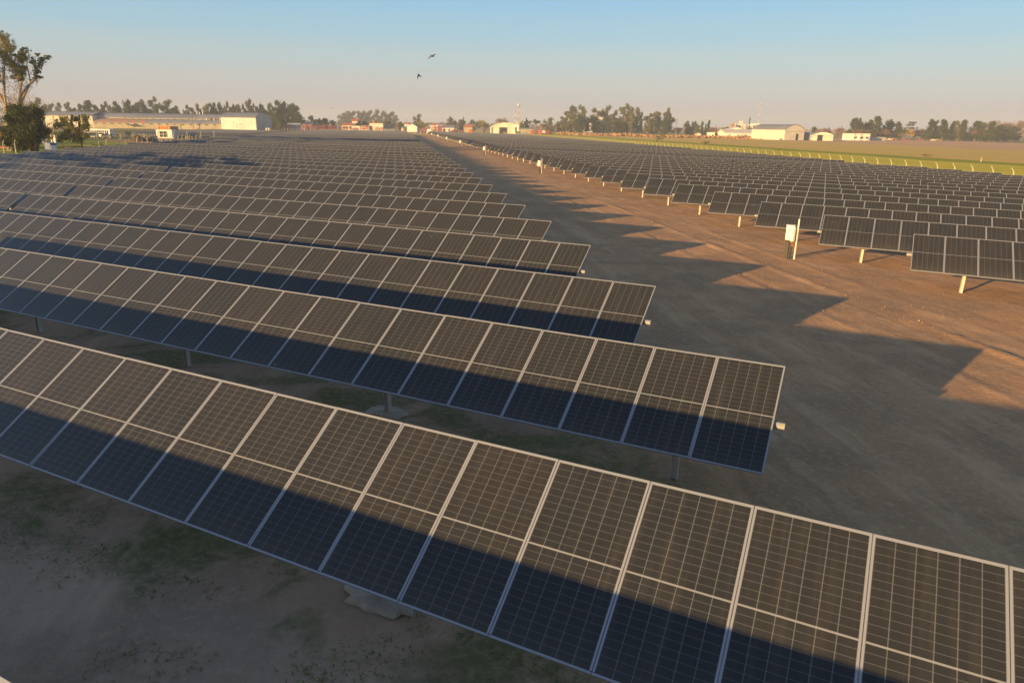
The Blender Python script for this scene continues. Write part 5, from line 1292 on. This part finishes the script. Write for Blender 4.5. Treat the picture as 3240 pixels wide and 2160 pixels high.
bird(bp({'head': (1215, 588, -.03), 'body': (1150, 565, 0), 'tail': (1092, 528, .04), 'ela': (1085, 600, 0), 'tpa': (1012, 662, .03), 'elb': (1215, 528, 0), 'tpb': (1292, 502, .03)}), 22, 'higher bird with outstretched wings in the clear sky')
bird(bp({'head': (712, 1132, -.05), 'body': (742, 1170, 0), 'tail': (770, 1195, .10), 'ela': (703, 1205, 0), 'tpa': (696, 1298, .03), 'elb': (815, 1195, 0), 'tpb': (866, 1262, .04)}), 22, 'lower bird with both wings swept down in the clear sky')
bird({'head': (1050.5, 342, 0), 'body': (1048.7, 343.2, 0), 'tail': (1046.5, 344, .1), 'ela': (1047.6, 342.2, .1), 'tpa': (1046.2, 343, .1), 'elb': (1049.4, 344.6, 0), 'tpb': (1048.2, 345.6, 0)}, 90, 'tiny distant bird low over the town trees')

# ------------------------------------------------------------------ grass tufts near the front rows
def tufts():
    rr = random.Random(21); mb = MB()
    for i in range(1300):
        if rr.random() < .55: x = rr.uniform(-24, 0.5); y = rr.uniform(4.2, 6.0)+rr.gauss(0, .5)
        else: x = rr.uniform(-26, -1.5); y = rr.uniform(8.2, 11.6)
        if mnoise.noise(Vector((x*.33, y*.45, 7))) < .05: continue
        z = gz(x, y)
        for j in range(rr.randrange(8, 20)):
            px_, py_ = x+rr.gauss(0, .13), y+rr.gauss(0, .13); h = rr.uniform(.006, .022); a = rr.uniform(0, 6.28); w = Vector((cos(a), sin(a), 0))*rr.uniform(.005, .010); ln_ = Vector((-sin(a)*.06+rr.gauss(0, .01), cos(a)*.06, h))
            p = Vector((px_, py_, z+.018)); mb.face((p-w, p+w, p+ln_*.6+w*.8, p+ln_)); 
    return tag(mb.build('grass', leafmat('weed_blades', (.09, .15, .04), (.15, .21, .06), (.22, .25, .09), 1.0)), 'green weeds in thin patches under the front panel rows', 'grass', None, 'stuff')
tufts()

def clods():
    rr = random.Random(33); mb = MB()
    for i in range(1300):
        y = rr.uniform(14, 66); q = rr.random()
        s0 = rr.choice((-4.2, -4.2, -4.2, -7.0, -2.1, -9.6)) + rr.gauss(0, .16) if q < .6 else rr.uniform(-14, 4)
        x = s0+25.0-.7137*y+.35*mnoise.noise(Vector((y*1.2287*.05, s0, 2))); z = gz(x, y)+.015
        if mnoise.noise(Vector((y*.6, s0*.5, 1))) < (-.05 if q < .6 else .1): continue
        R0 = rr.uniform(.006, .026)*(1.25 if q < .6 else .8); P = [Vector((x, y, z))+Vector((rr.gauss(0, 1), rr.gauss(0, 1), 0)).normalized()*R0*rr.uniform(.7, 1.3)+Vector((0, 0, rr.uniform(-.2, .4)*R0)) for k in range(3)]
        T = Vector((x, y, z+R0*rr.uniform(.7, 1.3))); B = Vector((x, y, z-R0))
        cen = (P[0]+P[1]+P[2])/3; P.sort(key=lambda v: atan2(v.y-cen.y, v.x-cen.x))
        for k in range(3): mb.face((P[k], P[(k+1) % 3], T)); mb.face((P[(k+1) % 3], P[k], B))
    return tag(mb.build('soil_clods', MAT['soil']), 'crumbled soil clods along the wheel ridges of the lane', 'soil clods', None, 'stuff')
clods()

# ------------------------------------------------------------------ air, sky, sun
hz = MB(); hz.box((-200, 1200, 33), (7600, 6400, 72)); 
HAZE = bpy.data.materials.new('haze_air'); HAZE.use_nodes = True; nt = HAZE.node_tree; nt.nodes.clear()
vo = nt.nodes.new('ShaderNodeVolumePrincipled'); vo.inputs['Color'].default_value = (.72, .82, 1.0, 1); vo.inputs['Density'].default_value = .00034; vo.inputs['Anisotropy'].default_value = .0
oo = nt.nodes.new('ShaderNodeOutputMaterial'); nt.links.new(vo.outputs[0], oo.inputs['Volume'])
USE_HAZE = True
if USE_HAZE:
    h_ = hz.build('haze', HAZE); tag(h_, 'thin evening haze over the fields', 'haze', None, 'stuff')

SUN_AZ, SUN_EL = radians(22.6), radians(9.9)     # direction the light travels: from behind the camera
L_ = Vector((sin(SUN_AZ)*cos(SUN_EL), cos(SUN_AZ)*cos(SUN_EL), -sin(SUN_EL)))
sun = bpy.data.lights.new('sun', 'SUN'); sun.energy = 5.0; sun.angle = radians(.55); sun.color = (1.0, .61, .215)
so = bpy.data.objects.new('sun', sun); COL.objects.link(so); so.rotation_euler = L_.to_track_quat('-Z', 'Y').to_euler(); so.location = (-30, -60, 40)
SKY_STR, EXPO = .090, 1.22
w = bpy.data.worlds.new('World'); SC.world = w; w.use_nodes = True; t = w.node_tree; t.nodes.clear()
sky = t.nodes.new('ShaderNodeTexSky'); sky.sky_type = 'NISHITA'; sky.sun_disc = False; sky.sun_elevation = SUN_EL
sky.sun_rotation = pi + SUN_AZ; sky.altitude = 50; sky.air_density = 1.0; sky.dust_density = 1.0; sky.ozone_density = 1.8
bg = t.nodes.new('ShaderNodeBackground'); bg.inputs['Strength'].default_value = SKY_STR; out = t.nodes.new('ShaderNodeOutputWorld')
# dust in the lowest air: the sky turns from blue to a warm grey towards the horizon, all the way round
tc = t.nodes.new('ShaderNodeTexCoord'); sp = t.nodes.new('ShaderNodeSeparateXYZ'); t.links.new(tc.outputs['Generated'], sp.inputs[0])
cr = t.nodes.new('ShaderNodeValToRGB'); cr.color_ramp.interpolation = 'EASE'
def lin(c): return tuple(((v/255/12.92) if v < 11 else ((v/255+.055)/1.055)**2.4) for v in c)
STOPS = [(0.0, (176, 174, 186)), (.022, (184, 181, 190)), (.055, (189, 194, 199)), (.085, (178, 201, 209)), (.120, (156, 199, 221)), (.165, (136, 194, 230)), (.30, (112, 168, 218))]
e = cr.color_ramp.elements
while len(e) < len(STOPS): e.new(.5)
for q, (po, c) in zip(e, STOPS): q.position = po; q.color = (*lin(c), 1)
t.links.new(sp.outputs[2], cr.inputs[0])
sc_ = t.nodes.new('ShaderNodeVectorMath'); sc_.operation = 'SCALE'; sc_.inputs['Scale'].default_value = 1/(SKY_STR*2**EXPO); t.links.new(cr.outputs[0], sc_.inputs[0])
mr = t.nodes.new('ShaderNodeMapRange'); mr.interpolation_type = 'SMOOTHSTEP'; t.links.new(sp.outputs[2], mr.inputs[0]); mr.inputs[1].default_value = .17; mr.inputs[2].default_value = .42; mr.inputs[3].default_value = .85; mr.inputs[4].default_value = 0.0
mx = t.nodes.new('ShaderNodeMix'); mx.data_type = 'RGBA'; t.links.new(mr.outputs[0], mx.inputs['Factor']); t.links.new(sky.outputs[0], mx.inputs[6]); t.links.new(sc_.outputs[0], mx.inputs[7])
t.links.new(mx.outputs[2], bg.inputs[0]); t.links.new(bg.outputs[0], out.inputs[0])

SC.render.engine = 'CYCLES'
SC.view_settings.view_transform = 'Standard'; SC.view_settings.look = 'None'; SC.view_settings.gamma = 1; SC.view_settings.exposure = EXPO
SC.cycles.use_denoising = True; SC.cycles.max_bounces = 5; SC.cycles.diffuse_bounces = 2; SC.cycles.glossy_bounces = 2; SC.cycles.transparent_max_bounces = 4
SC.cycles.volume_bounces = 0; SC.cycles.use_adaptive_sampling = True
print('objects', len(COL.objects))
